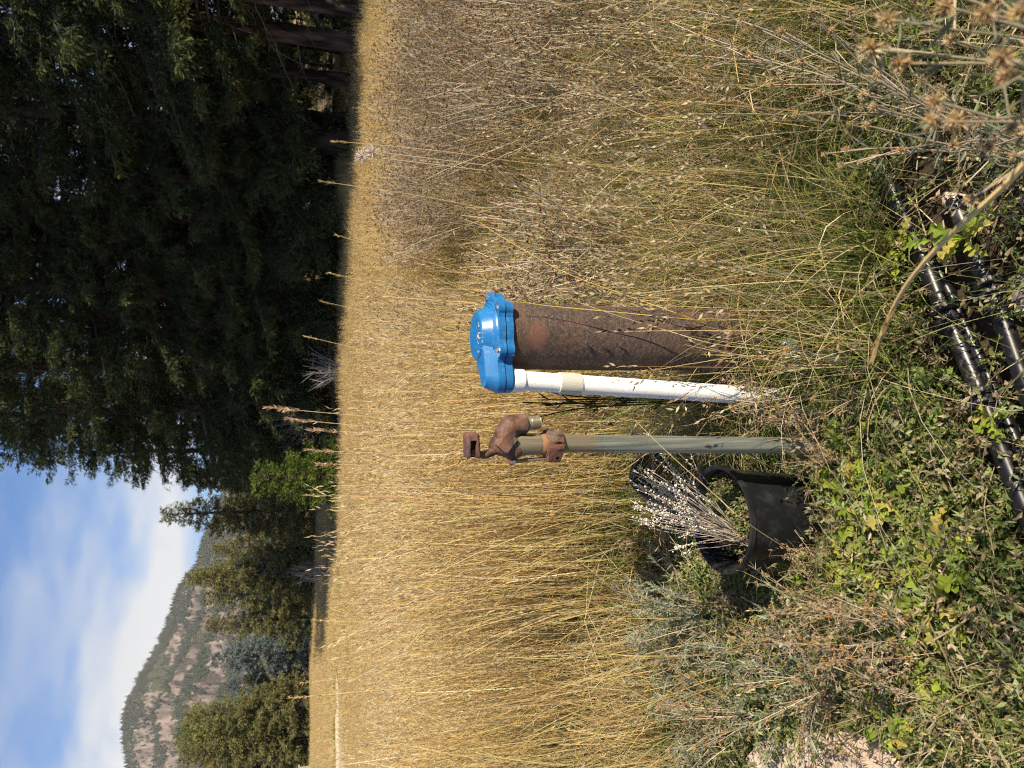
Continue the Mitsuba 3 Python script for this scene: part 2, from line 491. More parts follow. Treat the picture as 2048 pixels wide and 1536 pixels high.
def mountain_xyz(a, u):
    D = MD0 + (MD1 - MD0) * u
    H = np.tan(ridge(a)) * MD1
    base = np.where(u < 1, u ** 1.25, 1 - 2.2 * (u - 1))
    x, y = np.sin(a) * D, np.cos(a) * D
    q = np.stack([x * 0.008, y * 0.008, 0 * x], -1)
    n1 = meshkit.fbm(q, 4, 5)
    # steps: benches and cliff faces across the slope
    ph = base * 4.2 + 1.5 * (n1 - 0.5) + a * 2.0
    st = ph - np.floor(ph)
    cliff = np.clip((st - 0.62) / 0.2, 0, 1)
    cliff = cliff * cliff * (3 - 2 * cliff)
    stepped = (np.floor(ph) + 0.45 * st / 1.0 + 0.55 * cliff - 1.5 * (n1 - 0.5) - a * 2.0) / 4.2
    k = 0.95 * np.clip(np.sin(np.clip(u, 0, 1) * PI) * 1.6, 0, 1)
    prof = base * (1 - k) + stepped * k
    gul = np.abs(meshkit.fbm(np.stack([a * 60, u * 3, 0 * a], -1), 4, 7) - 0.5)
    gul2 = meshkit.fbm(np.stack([a * 160, u * 9, 0 * a], -1), 3, 11) - 0.5
    sh = np.clip(1 - ((u - 0.55) / 0.55) ** 2, 0, 1)
    z = H * prof - 30 * gul * sh * np.minimum(1, H / 60) + 13 * gul2 * sh * np.minimum(1, H / 60) + 10.0
    z = z + 2.0 * (meshkit.noise(np.stack([a * 120, u * 40, 0 * a], -1), 3) - 0.5) * np.minimum(1, H / 60)
    top = CAM[2] + H * 1.0
    return np.stack([x, y, np.where(u > 1, np.minimum(z, top), np.minimum(z, top * (0.2 + 0.8 * np.clip(u, 0, 1))) if False else z) - 10.0], -1)


UA, AA = np.meshgrid(U, A, indexing='ij')
MV = mountain_xyz(AA, UA)
MV[0, :, 2] = -5
w = len(A)
i_, j_ = np.meshgrid(np.arange(len(U) - 1), np.arange(w - 1), indexing='ij')
a_ = (i_ * w + j_).ravel()
MF = np.vstack([np.stack([a_, a_ + 1, a_ + w + 1], 1), np.stack([a_, a_ + w + 1, a_ + w], 1)])
put('mountain', mikit.ply((MV.reshape(-1, 3), MF), 'mountain_rock', smooth=False), 'broad grey mountain with pinkish cliff bands and dark conifer slopes', 'mountain', kind='structure')

# its conifers: thousands of small spires, too many and too far to count
NT = 90000
a = R.uniform(-0.75, 0.15, NT); u = R.uniform(0.05, 1.02, NT)
pos = mountain_xyz(a, u)
e = 0.004
nz = np.cross(mountain_xyz(a + e, u) - pos, mountain_xyz(a, u + e) - pos)
up = np.abs(unit(nz)[:, 2])
dens = meshkit.fbm(np.stack([a * 26, u * 9, 0 * a], -1), 4, 21) + 0.7 * (up - 0.62)
keep = (dens > 0.53) | (R.uniform(size=NT) < 0.22)
pos = pos[keep]
n = len(pos)
h = R.uniform(3.5, 7.5, n) * (0.8 + 0.4 * R.random(n)); r = h * R.uniform(0.16, 0.26, n)
ang = np.arange(5) * 2 * PI / 5
ring = pos[:, None] + np.stack([np.cos(ang)[None] * r[:, None], np.sin(ang)[None] * r[:, None], np.zeros((n, 5)) - 0.5], -1)
tip = pos + np.stack([0 * h, 0 * h, h], -1)
V = np.concatenate([ring, tip[:, None]], 1).reshape(-1, 3)
b = np.arange(n)[:, None] * 6
Fc = np.vstack([np.hstack([b + k, b + (k + 1) % 5, b + 5]) for k in range(5)])
C = np.repeat(pick(R, [(0.020, 0.030, 0.021), (0.028, 0.037, 0.025), (0.014, 0.023, 0.017)], n), 6, 0)
put('mountain_forest', veg((V, Fc, C), 'dry_matter'), 'dark conifers scattered over the mountain slopes', 'forest', kind='stuff')

#----SECTION-TREES
# ------------------------------------------------------------------ conifers
def fir(seed, H, zb, Lb, pal, tip_pal, droop=0.35, dens=1.0, card=(0.105, 0.026), power=0.8, dead=10, fine=0.017):
    R = rng(seed)
    nb = int(dens * 9.5 * (H - zb))
    z = zb + (H - zb) * np.sort(R.uniform(0, 1, nb)) ** 1.05
    u = (z - zb) / (H - zb)
    L = Lb * (1 - u) ** power * R.uniform(0.62, 1.12, nb) + 0.22
    a = np.arange(nb) * 2.399 + R.normal(size=nb) * 0.5
    s = np.linspace(0, 1, 8)[None]
    rise = R.normal(0.10, 0.12, nb)[:, None] + 0.35 * u[:, None] ** 2
    dz = L[:, None] * (rise * s - droop * (1 - 0.8 * u[:, None]) * s ** 1.6 + 0.10 * s ** 4)
    wob = R.normal(size=(nb, 1)) * 0.18 * s ** 2
    rr = L[:, None] * s
    x = rr * np.cos(a[:, None] + wob); y = rr * np.sin(a[:, None] + wob)
    B = np.stack([x, y, z[:, None] + dz], -1)
    wood = tubes(B, (0.006 + 0.010 * L[:, None]) * (1 - 0.85 * s), pick(R, [(0.05, 0.04, 0.032), (0.075, 0.06, 0.05)], nb), 3)
    # twigs
    nt = np.maximum((L * 17).astype(int), 5)
    ib = np.repeat(np.arange(nb), nt)
    N = len(ib)
    st = R.uniform(0.12, 1, N) ** 0.75
    k = st * 7; k0 = np.minimum(k.astype(int), 6); fr = (k - k0)[:, None]
    base = B[ib, k0] * (1 - fr) + B[ib, k0 + 1] * fr
    fw = unit(B[ib, k0 + 1] - B[ib, k0])
    side = unit(np.cross(fw, [0, 0, 1.0])) * np.where(R.random(N) < 0.5, 1, -1)[:, None]
    lt = (0.42 * (1 - st) * np.minimum(L[ib], 1.8) + 0.16) * R.uniform(0.6, 1.25, N)
    td = unit(fw * R.uniform(0.5, 1.1, N)[:, None] + side * R.uniform(0.35, 1.0, N)[:, None] + np.stack([0 * st, 0 * st, R.normal(-0.32, 0.28, N)], -1))
    # needle cards along the twigs
    m = np.maximum((lt / fine).astype(int), 5)
    it = np.repeat(np.arange(N), m)
    Q = len(it)
    tt = R.uniform(0, 1, Q)
    pos = base[it] + td[it] * (lt[it] * tt)[:, None] - np.stack([0 * tt, 0 * tt, 0.18 * lt[it] * tt ** 2], -1)
    pos = pos + R.normal(size=(Q, 3)) * 0.02
    d = unit(td[it] + R.normal(size=(Q, 3)) * 0.5 + np.array([0, 0, -0.10]))
    clump = pick(R, pal, N, 0.18)
    tipc = pick(R, tip_pal, Q, 0.15)
    f = (np.clip(st[it] * 1.1 - 0.45, 0, 1) * tt)[:, None]
    col = clump[it] * (1 - f) + tipc * f
    needles = cards(pos, d, card[0] * R.uniform(0.6, 1.3, Q), card[1] * R.uniform(0.6, 1.3, Q), col, R)
    # dead lower twigs
    if dead:
        zd = R.uniform(0.6, zb + 1.5, dead); ad = R.uniform(0, 2 * PI, dead); ld = R.uniform(0.5, 1.6, dead)
        sd = np.linspace(0, 1, 5)[None]
        D = np.stack([np.cos(ad)[:, None] * ld[:, None] * sd, np.sin(ad)[:, None] * ld[:, None] * sd, zd[:, None] - 0.35 * ld[:, None] * sd ** 1.5], -1) + np.cumsum(R.normal(size=(dead, 5, 3)) * 0.03, 1)
        wood = cat(wood, tubes(D, 0.011 * (1 - 0.8 * sd), pick(R, [(0.16, 0.14, 0.12)], dead), 3))
        D2 = np.repeat(D[:, 2:3], 5, 1) + np.stack([np.linspace(0, 1, 5)[None, :, None] * unit(R.normal(size=(dead, 1, 3))) * 0.45], 0)[0]
        wood = cat(wood, tubes(D2, 0.005 + 0 * sd, pick(R, [(0.16, 0.14, 0.12)], dead), 3))
    return wood, needles


def trunk(seed, H, r0, lean=0.0):
    R = rng(seed)
    K = 26
    zz = np.concatenate([[-0.2, 0.0, 0.12, 0.3], np.linspace(0.6, H, K - 4)])
    ph = R.uniform(0, 6, 4)
    c = np.stack([0.05 * np.sin(zz * 0.5 + ph[0]) * np.minimum(1, zz / 3) + lean * zz * 0.02, 0.05 * np.sin(zz * 0.4 + ph[1]) * np.minimum(1, zz / 3), zz], -1)
    rad = r0 * np.clip(1 - zz / H, 0.03, 1.0) ** 0.75 * (1 + 0.45 * np.exp(-np.maximum(zz, 0) / 0.18))
    S = 22
    th = np.arange(S) * 2 * PI / S
    V = c[:, None] + np.stack([np.cos(th)[None] * rad[:, None], np.sin(th)[None] * rad[:, None], np.zeros((K, S))], -1) * (1 + 0.10 * (meshkit.noise(np.stack([np.cos(th)[None] * 3 + 0 * zz[:, None], np.sin(th)[None] * 3 + 0 * zz[:, None], zz[:, None] * 1.5 + 0 * th[None]], -1), seed) - 0.5)[..., None] * 2)
    i, j = np.meshgrid(np.arange(K - 1), np.arange(S), indexing='ij')
    q = np.stack([i * S + j, i * S + (j + 1) % S, (i + 1) * S + (j + 1) % S, (i + 1) * S + j], -1).reshape(-1, 4)
    return V.reshape(-1, 3), q


DARK = [(0.038, 0.058, 0.026), (0.054, 0.074, 0.030), (0.070, 0.080, 0.032), (0.038, 0.062, 0.036)]
DTIP = [(0.13, 0.14, 0.05), (0.10, 0.125, 0.045)]
OLIVE = [(0.145, 0.155, 0.06), (0.18, 0.175, 0.068), (0.12, 0.135, 0.062), (0.19, 0.16, 0.07)]
OTIP = [(0.24, 0.22, 0.09), (0.18, 0.185, 0.07)]
BLUE = [(0.115, 0.150, 0.150), (0.15, 0.19, 0.195), (0.085, 0.115, 0.11)]
BTIP = [(0.24, 0.29, 0.30), (0.19, 0.24, 0.24)]
BRIGHT = [(0.085, 0.13, 0.022), (0.11, 0.15, 0.03), (0.06, 0.10, 0.02)]
BRTIP = [(0.17, 0.22, 0.05)]


def tree_group(key, seed, H, r0, lean=0.0, **kw):
    wood, needles = fir(seed, H, **kw)
    scene[key] = {'type': 'shapegroup', 'trunk': mikit.ply(trunk(seed, H, r0, lean), 'bark', smooth=True), 'limbs': veg(wood, 'dry_matter'), 'crown': veg(needles, 'needle_matter')}


tree_group('fir_group_a', 11, 12.0, 0.27, 1.0, zb=1.6, Lb=3.0, pal=DARK, tip_pal=DTIP, droop=0.50, dens=1.5)
tree_group('fir_group_b', 12, 10.5, 0.22, -1.0, zb=0.9, Lb=2.7, pal=DARK, tip_pal=DTIP, droop=0.45, dens=1.55)
tree_group('fir_group_c', 13, 12.5, 0.24, 0.5, zb=1.6, Lb=3.0, pal=DARK, tip_pal=DTIP, droop=0.55, dens=1.45)
tree_group('fir_group_d', 14, 12.0, 0.16, -0.5, zb=2.7, Lb=2.4, pal=DARK, tip_pal=DTIP, droop=0.45, dens=1.15, dead=26)
tree_group('fir_group_e', 18, 12.0, 0.18, -0.5, zb=2.5, Lb=2.5, pal=DARK, tip_pal=DTIP, droop=0.45, dens=1.35, dead=16, fine=0.035, card=(0.13, 0.04))
tree_group('olive_group', 15, 6.4, 0.12, zb=0.12, Lb=1.75, pal=OLIVE, tip_pal=OTIP, droop=0.22, dens=2.9, power=0.95, card=(0.13, 0.045), dead=0, fine=0.03)
tree_group('blue_group', 16, 5.6, 0.11, zb=0.1, Lb=2.0, pal=BLUE, tip_pal=BTIP, droop=0.35, dens=2.9, power=0.9, card=(0.15, 0.045), dead=0, fine=0.03)
tree_group('bright_group', 17, 2.3, 0.05, zb=0.08, Lb=0.85, pal=BRIGHT, tip_pal=BRTIP, droop=0.1, dens=4.5, power=0.75, card=(0.08, 0.022), dead=0, fine=0.02)

WHERE = 'dark firs of the wood behind the meadow'
row = [  # px, py of the foot, group, rotation, scale
    (742, 22, 'fir_group_d', 20, 0.85, 'slim dark fir trunk at the right edge of the wood'),
    (733, 88, 'fir_group_d', 80, 1.1, 'dark fir second from the right edge, bare leaning trunk above shaded grass'),
    (722, 165, 'fir_group_d', 200, 0.8, 'thin dark fir between the leaning trunk and the thickest trunk'),
    (700, 243, 'fir_group_d', 140, 1.0, 'slim fir with pale grey lower trunk beside the thickest trunk'),
    (707, 290, 'fir_group_a', 10, 1.0, 'largest dark fir with the thickest bare trunk'),
    (704, 392, 'fir_group_b', 250, 0.85, 'dark fir left of the thickest trunk, low drooping branches'),
    (697, 455, 'fir_group_c', 40, 0.95, 'dark fir with high crown in the middle of the wood'),
    (694, 522, 'fir_group_a', 130, 0.9, 'dark fir rising behind the blue well cap, right one of two'),
    (692, 600, 'fir_group_c', 300, 1.0, 'dark fir rising behind the blue well cap, left one of two'),
    (690, 655, 'fir_group_b', 190, 1.0, 'dark fir with dense skirt above the white pipe'),
    (684, 742, 'fir_group_a', 60, 0.92, 'tall dark fir second from the wood\'s left end'),
    (676, 812, 'fir_group_b', 330, 1.02, 'tall dark fir at the left end of the wood against the sky'),
]
for px, py, g, rot, s, lab in row:
    p = G(px, py)
    inst('fir_tree', g, at(p[0], p[1], 0, rot, s), lab, 'fir tree', WHERE)
R = rng(5)
k = 0
for (x, y) in [(8.6, 18.5), (6.4, 20.0), (10.8, 21.0), (3.4, 22.0), (1.0, 24.0), (-1.0, 26.0), (5.2, 26.5), (8.4, 27.0), (2.2, 29.5), (-2.4, 30.0), (14.5, 23.0), (4.4, 24.3), (0.2, 27.0), (2.6, 25.6), (7.4, 23.6), (-0.6, 23.2)]:
    inst('fir_tree', 'fir_group_e', at(x + R.normal() * 0.3, y, 0, R.uniform(0, 360), R.uniform(0.85, 1.15)), 'dark fir deep in the wood behind the front row of trunks', 'fir tree', 'firs deep in the wood')
    k += 1
# the wood goes on to the right of the picture
for (x, y) in [(8.5, 12.2), (10.8, 10.5), (12.0, 13.5), (15.0, 12.0), (14.0, 16.5), (17.0, 15.0), (11.3, 16.5)]:
    inst('fir_tree', 'fir_group_' + 'ebe'[k % 3], at(x, y, 0, R.uniform(0, 360), R.uniform(1.05, 1.3)), 'dark fir of the wood beyond the right edge of the picture', 'fir tree', 'firs beyond the right edge')
    k += 1

far = [
    (643, 1015, 33, 'olive_group', 30, 0.98, 'olive_fir', 'olive fir beside the wood with a pointed crown against the sky'),
    (640, 945, 30, 'olive_group', 120, 0.80, 'olive_fir', 'olive fir tucked into the left flank of the dark wood'),
    (640, 1085, 36, 'olive_group', 200, 0.72, 'olive_fir', 'shorter olive fir right of the twin-topped one'),
    (636, 1135, 40, 'olive_group', 250, 0.92, 'olive_fir', 'yellow-green fir with twin tops below the mountain slope'),
    (634, 1178, 41, 'olive_group', 310, 0.86, 'olive_fir', 'green fir left of the yellow-green twin-topped fir'),
    (630, 1232, 42, 'olive_group', 75, 0.86, 'olive_fir', 'green fir standing against the blue spruce'),
    (620, 1300, 46, 'blue_group', 10, 1.0, 'blue_spruce', 'silvery blue spruce, larger one'),
    (622, 1352, 48, 'blue_group', 190, 0.86, 'blue_spruce', 'smaller blue spruce half behind the leafy tree'),
    (620, 1405, 44, 'olive_group', 45, 1.05, 'olive_fir', 'pointed green fir rising out of the leafy group at the left'),
    (620, 1478, 45, 'olive_group', 280, 1.12, 'olive_fir', 'tallest pointed olive fir of the left group'),
    (640, 1120, 37, 'blue_group', 100, 0.66, 'blue_spruce', 'dark bluish spruce low among the olive firs'),
]
for px, py, D, g, rot, s, key, lab in far:
    p = PY(px, py, D)
    inst(key, g, at(p[0], D, 0, rot, s), lab, 'spruce' if 'blue' in key else 'fir tree', 'trees along the far edge of the meadow')
for j, x in enumerate(np.arange(-9.0, 22.0, 2.3)):
    y = 37.5 + R.normal() * 1.2
    inst('olive_fir', 'olive_group', at(x + R.normal() * 0.4, y, 0, R.uniform(0, 360), R.uniform(0.7, 1.0)), 'olive fir of the sunlit thicket seen between the trunks of the wood', 'fir tree', 'olive firs behind the wood')
for j, (x, y) in enumerate([(9.5, 22.5), (7.2, 23.0), (11.5, 24.0), (5.2, 27.0), (8.8, 27.0), (3.2, 29.0), (12.5, 28.0), (1.0, 29.5), (6.2, 21.6)]):
    inst('young_fir', 'bright_group', at(x, y, 0, R.uniform(0, 360), R.uniform(0.7, 1.3)), 'green young fir growing among the trunks of the wood', 'fir tree', 'young firs under the wood')
p = PY(650, 950, 18.0)
inst('young_fir', 'bright_group', at(p[0], 18.0, 0, 0, 0.92), 'small bright green young fir in front of the olive firs', 'fir tree')


def broadleaf(seed, H, W_, pal, ncl=210, low=0.22, hi=0.95):
    """An irregular leafy tree: limbs that fork, clusters of leaves on the outer shell of several lobes."""
    R = rng(seed)
    cen = np.column_stack([R.normal(size=(16, 2)) * W_ * 0.22, np.linspace(low, hi, 16) * H])
    cen[:, :2] *= (1.2 - 0.8 * cen[:, 2:] / H)
    rad = W_ * R.uniform(0.16, 0.30, 16) * (1.15 - 0.65 * cen[:, 2] / H)
    ic = R.integers(16, size=ncl)
    dirs = unit(R.normal(size=(ncl, 3)))
    c = cen[ic] + dirs * (rad[ic] * R.uniform(0.35, 1.05, ncl))[:, None]
    c[:, 2] = np.abs(c[:, 2] - 0.15) + 0.15
    t = np.linspace(0, 1, 6)[None, :, None]
    s0 = np.stack([0 * c[:, 0], 0 * c[:, 0], np.minimum(c[:, 2] * 0.55, H * 0.6)], -1)
    Bp = s0[:, None] * (1 - t) + c[:, None] * t + np.array([0, 0, 0.3]) * np.sin(t * PI) * 0.5
    wood = tubes(Bp, 0.03 * (1 - 0.8 * t[..., 0]), pick(R, [(0.09, 0.075, 0.06)], ncl), 3)
    nl = 130
    i = np.repeat(np.arange(ncl), nl)
    pos = c[i] + R.normal(size=(len(i), 3)) * [0.26, 0.26, 0.2]
    col = pick(R, pal, ncl, 0.2)[i] * (1 + R.normal(size=(len(i), 1)) * 0.15)
    lf = cards(pos, R.normal(size=pos.shape), R.uniform(0.07, 0.14, len(i)), R.uniform(0.05, 0.09, len(i)), np.clip(col, 0.01, 0.8), R)
    return wood, lf


LEAFY = [(0.165, 0.185, 0.06), (0.21, 0.215, 0.075), (0.19, 0.175, 0.075), (0.14, 0.16, 0.055), (0.22, 0.205, 0.09)]
ORANGE = LEAFY + [(0.30, 0.16, 0.06), (0.22, 0.13, 0.06)]
for key, seed, H, W_, pal, lo, hi in (('leafy_group_a', 31, 7.2, 6.0, LEAFY, 0.12, 0.95), ('leafy_group_b', 32, 6.0, 5.4, ORANGE, 0.10, 0.95), ('bush_group', 33, 3.6, 5.0, LEAFY, 0.03, 0.55)):
    wood, lf = broadleaf(seed, H, W_, pal, 330, lo, hi)
    scene[key] = {'type': 'shapegroup', 'trunk': mikit.ply(trunk(seed, H * 0.8, 0.14), 'bark', smooth=True), 'limbs': veg(wood, 'dry_matter'), 'crown': veg(lf, 'needle_matter')}
for px, py, D, g, rot, s, lab in [(618, 1432, 47, 'leafy_group_a', 0, 1.0, 'green leafy tree left of the blue spruce, tallest of the left group'),
                                  (618, 1520, 49, 'leafy_group_b', 60, 1.05, 'leafy tree with orange autumn leaves at the left edge'),
                                  (618, 1585, 51, 'leafy_group_b', 200, 1.1, 'leafy tree cut off by the left edge of the picture')]:
    p = PY(px, py, D)
    inst('leafy_tree', g, at(p[0], D, 0, rot, s), lab, 'tree', 'leafy trees at the far left')


for j, x in enumerate(np.arange(-37, -8, 3.1)):
    inst('leafy_bush', 'bush_group', at(x, 54 + R.normal() * 1.2, -0.1, R.uniform(0, 360), (0.85, 0.85, 0.75 + 0.2 * R.random())), 'leafy bush filling the gaps behind the far trees', 'bush', 'bushes behind the far trees')


def dead_shrub(seed, H, n=26):
    R = rng(seed)
    a = R.uniform(0, 2 * PI, n); l = H * R.uniform(0.5, 1.0, n); sp = R.uniform(0.1, 0.55, n)
    s = np.linspace(0, 1, 7)[None]
    Bp = np.stack([np.cos(a)[:, None] * sp[:, None] * l[:, None] * s, np.sin(a)[:, None] * sp[:, None] * l[:, None] * s, l[:, None] * (s - 0.25 * sp[:, None] * s ** 2)], -1) + np.cumsum(R.normal(size=(n, 7, 3)) * 0.03 * H, 1) * s[..., None]
    g = tubes(Bp, 0.014 * (1 - 0.75 * s), pick(R, [(0.30, 0.27, 0.25), (0.22, 0.20, 0.18)], n), 4)
    k = R.integers(2, 6, size=4 * n); ib = R.integers(n, size=4 * n)
    b0 = Bp[ib, k]
    d = unit(R.normal(size=(4 * n, 3)) + [0, 0, 0.6])
    Q = b0[:, None] + d[:, None] * (np.linspace(0, 1, 4)[None, :, None] * R.uniform(0.1, 0.35, 4 * n)[:, None, None] * H)
    return cat(g, tubes(Q, 0.006 * (1 - 0.6 * np.linspace(0, 1, 4)[None]), pick(R, [(0.30, 0.27, 0.25)], 4 * n), 3))


for px, py, D, H, sd, lab in [(670, 838, 19, 2.0, 1, 'grey leafless shrub at the left foot of the dark wood'), (668, 1138, 24, 1.5, 2, 'pale leafless shrub in front of the olive firs'), (690, 742, 16.5, 1.1, 3, 'small grey dead bush beneath the wood')]:
    p = PY(px, py, D)
    put('dead_shrub', {**veg(dead_shrub(sd, H), 'dry_matter'), 'to_world': at(p[0], D)}, lab, 'shrub')

# a wooden fence end by the far left trees
fk = thing('slat_fence', 'small pale wooden slat fence under the leafy trees at the left edge', 'fence')
c0 = PY(612, 1540, 40)
for i in range(7):
    part(fk, 'slat', mikit.ply(trimesh.creation.box([0.11, 0.02, 0.75]), 'pale_wood', to_world=at(c0[0] + 0.15 - i * 0.14, 40, 0.45)))
part(fk, 'rail', mikit.ply(trimesh.creation.box([1.2, 0.03, 0.08]), 'pale_wood', to_world=at(c0[0] - 0.3, 40.03, 0.82)))
part(fk, 'rail', mikit.ply(trimesh.creation.box([1.2, 0.03, 0.08]), 'pale_wood', to_world=at(c0[0] - 0.3, 40.03, 0.2)))

#----SECTION-HARDWARE
# ------------------------------------------------------------------ the well head
CX, CY, CR, CTOP = 0.121, 1.775, 0.0845, 0.8385
wk = thing('well_head', 'rusty brown steel well casing topped by a blue bolted cap', 'well')
prof = [(CR - 0.007, -0.3), (CR, -0.3), (CR, 0.155), (CR, CTOP - 0.03), (CR, CTOP + 0.02), (CR - 0.007, CTOP + 0.02), (CR - 0.007, -0.3)]
ck = part(wk, 'casing', mikit.ply(lathe(prof, 96), 'rusty_steel', smooth=35, to_world=at(CX, CY)), 'rusty steel casing pipe with speckled brown surface')
# weld bead: a lumpy ring
Rr = rng(3)
th = np.linspace(0, 2 * PI, 161)[:-1]
zb = 0.232 + 0.006 * np.sin(th * 2 + 0.5) + 0.003 * np.sin(th * 23)
V, Fc = [], []
S = 8
for k in range(S):
    q = 2 * PI * k / S
    rr = CR + 0.0005 + (0.0055 + 0.0012 * np.sin(th * 37 + k) + Rr.normal(size=160) * 0.0004) * math.cos(q)
    V.append(np.stack([rr * np.cos(th), rr * np.sin(th), zb + 0.009 * math.sin(q)], -1))
V = np.array(V).reshape(-1, 3)
for k in range(S):
    j = np.arange(160)
    Fc.append(np.stack([k * 160 + j, k * 160 + (j + 1) % 160, ((k + 1) % S) * 160 + (j + 1) % 160, ((k + 1) % S) * 160 + j], 1))
part(ck, 'weld_bead', mikit.ply((V, np.vstack(Fc)), 'rusty_cast_iron', smooth=True, to_world=at(CX, CY)), 'rough orange weld seam round the casing')

EARS = [-24, 40, 100, 160, 225]      # degrees, clockwise from the side that faces the camera, seen from above: + is right


def dir_of(deg):
    t = math.radians(deg)
    return np.array([math.sin(t), -math.cos(t)])


HUB = dir_of(-62)
HR = 0.126


def cap_outline(grow):
    c = m3.CrossSection.circle(0.094 + grow, 96)
    for e in EARS:
        d = dir_of(e) * 0.0955
        c = c + m3.CrossSection.circle(0.0165 + grow, 40).translate([float(d[0]), float(d[1])])
    hub = m3.CrossSection.batch_hull([m3.CrossSection.circle(0.032 + grow, 48).translate([float(HUB[0] * HR), float(HUB[1] * HR)]), m3.CrossSection.circle(0.042 + grow, 48).translate([float(HUB[0] * 0.05), float(HUB[1] * 0.05)])])
    c = c + hub
    # fillet the inner corners
    return c.offset(0.010, m3.JoinType.Round).offset(-0.010, m3.JoinType.Round)


def rounded_slab(outl, z0, z1, r=0.0022):
    parts = []
    for k in range(4):
        q = k / 3 * PI / 2
        parts.append(outl.offset(-r * (1 - math.cos(q)) if False else -r * (1 - math.sin(q)), m3.JoinType.Round).extrude(max(z1 - z0 - 2 * r * (1 - math.cos(q)) , 1e-4)).translate([0, 0, z0 + r * (1 - math.cos(q))]))
    out = parts[0]
    for p_ in parts[1:]:
        out = out + p_
    return out


lower = rounded_slab(cap_outline(0.0), CTOP - 0.0085, CTOP + 0.0095)
lower = lower - m3.Manifold.cylinder(0.1, CR + 0.0008, CR + 0.0008, 96).translate([0, 0, CTOP - 0.05])
upper = rounded_slab(cap_outline(0.001), CTOP + 0.0115, CTOP + 0.029)
z1 = CTOP + 0.029
dome = m3.Manifold.hull(m3.Manifold.cylinder(0.003, 0.087, 0.0855, 96).translate([0, 0, z1 - 0.001]) + m3.Manifold.cylinder(0.003, 0.085, 0.085, 96).translate([0, 0, z1]))
step1 = m3.Manifold.cylinder(0.005, 0.0865, 0.084, 96).translate([0, 0, z1 - 0.001])
step2 = m3.Manifold.cylinder(0.006, 0.079, 0.077, 96).translate([0, 0, z1 + 0.003])
cone_prof = [(0, 0), (0.0745, 0), (0.0735, 0.003), (0.0715, 0.006), (0.0610, 0.0265), (0.0585, 0.0292), (0.054, 0.0305), (0.0, 0.0315)]
cone = m3.Manifold.revolve(m3.CrossSection([np.array(cone_prof)]), 96).translate([0, 0, z1 + 0.006])
hx, hy = float(HUB[0]), float(HUB[1])


def disc(x, y, r, z):
    return m3.Manifold.cylinder(0.002, r, r, 40).translate([float(x), float(y), float(z)])


hubbox = m3.Manifold.batch_hull([disc(hx * HR, hy * HR, 0.0315, z1 - 0.001), disc(hx * (HR - 0.006), hy * (HR - 0.006), 0.024, z1 + 0.027), disc(hx * (HR - 0.008), hy * (HR - 0.008), 0.021, z1 + 0.029),
                                 disc(hx * 0.03, hy * 0.03, 0.050, z1 - 0.001), disc(hx * 0.03, hy * 0.03, 0.040, z1 + 0.029)])
lid = upper + step1 + step2 + cone + hubbox
capk = part(wk, 'cap', mikit.ply(tm(lid), 'blue_paint', smooth=32, to_world=at(CX, CY)), 'blue cap with domed lid and conduit hub')
part(capk, 'clamp_ring', mikit.ply(tm(lower), 'blue_paint', smooth=32, to_world=at(CX, CY)), 'lower half of the blue cap')
gask = (cap_outline(-0.005)).extrude(0.0024).translate([0, 0, CTOP + 0.0093]) - m3.Manifold.cylinder(0.1, CR - 0.004, CR - 0.004, 64).translate([0, 0, CTOP - 0.03])
part(capk, 'gasket', mikit.ply(tm(gask), 'black_rubber', to_world=at(CX, CY)))
for e in EARS:
    d = dir_of(e) * 0.0985
    hexb = m3.Manifold.cylinder(0.0055, 0.0068, 0.0064, 6) + m3.Manifold.cylinder(0.0014, 0.0088, 0.0088, 24)
    part(capk, 'bolt', mikit.ply(tm(hexb), 'bolt_steel', smooth=25, to_world=at(CX + d[0], CY + d[1], z1 - 0.0005, e * 1.7)))

# ------------------------------------------------------------------ the white conduit
HUBX, HUBY = CX + hx * HR, CY + hy * HR
top, bot = np.array([HUBX, HUBY, CTOP - 0.012]), np.array([-0.043, 1.715, -0.05])
M = frame_to(top, bot)
LEN = float(np.linalg.norm(bot - top))
pk = thing('conduit_pipe', 'white plastic conduit pipe running down from the blue cap', 'pipe')
part(pk, 'pipe', mikit.ply(lathe([(0.0215, 0.0), (0.0242, 0.0), (0.0242, 0.02), (0.0242, 0.3), (0.0242, LEN), (0.0215, LEN)], 48), 'white_plastic', smooth=35, to_world=T(M)))
part(pk, 'adapter', mikit.ply(lathe([(0.0243, 0.0005), (0.0285, 0.0008), (0.0292, 0.003), (0.0292, 0.026), (0.0285, 0.029), (0.0243, 0.0295)], 48), 'white_plastic', smooth=30, to_world=T(M)), 'thicker white threaded adapter under the cap')
part(pk, 'coupling', mikit.ply(lathe([(0.0243, 0.122), (0.0272, 0.1222), (0.0278, 0.124), (0.0278, 0.178), (0.0272, 0.180), (0.0243, 0.1802)], 48), 'grey_plastic', smooth=30, to_world=T(M)), 'beige-grey coupling sleeve on the white pipe')

# ------------------------------------------------------------------ the yard hydrant
hk = thing('yard_hydrant', 'rusty iron yard hydrant on a grey galvanised standpipe', 'hydrant')
HT = P(1119, 887, 1.635)          # where the standpipe enters the collar
HB = np.array([-0.160, 1.52, -0.1])
M = frame_to(HB, HT)
HL = float(np.linalg.norm(HT - HB))
part(hk, 'standpipe', mikit.ply(lathe([(0.017, 0), (0.0203, 0), (0.0203, 0.3), (0.0203, HL + 0.01), (0.017, HL + 0.01)], 48), 'galvanised_steel', smooth=35, to_world=T(M)), 'grey galvanised steel standpipe')
HM = T(np.vstack([np.hstack([np.eye(3), HT[:, None]]), [0, 0, 0, 1]]))


def mm(*v):
    return tuple(x / 1000 for x in v)


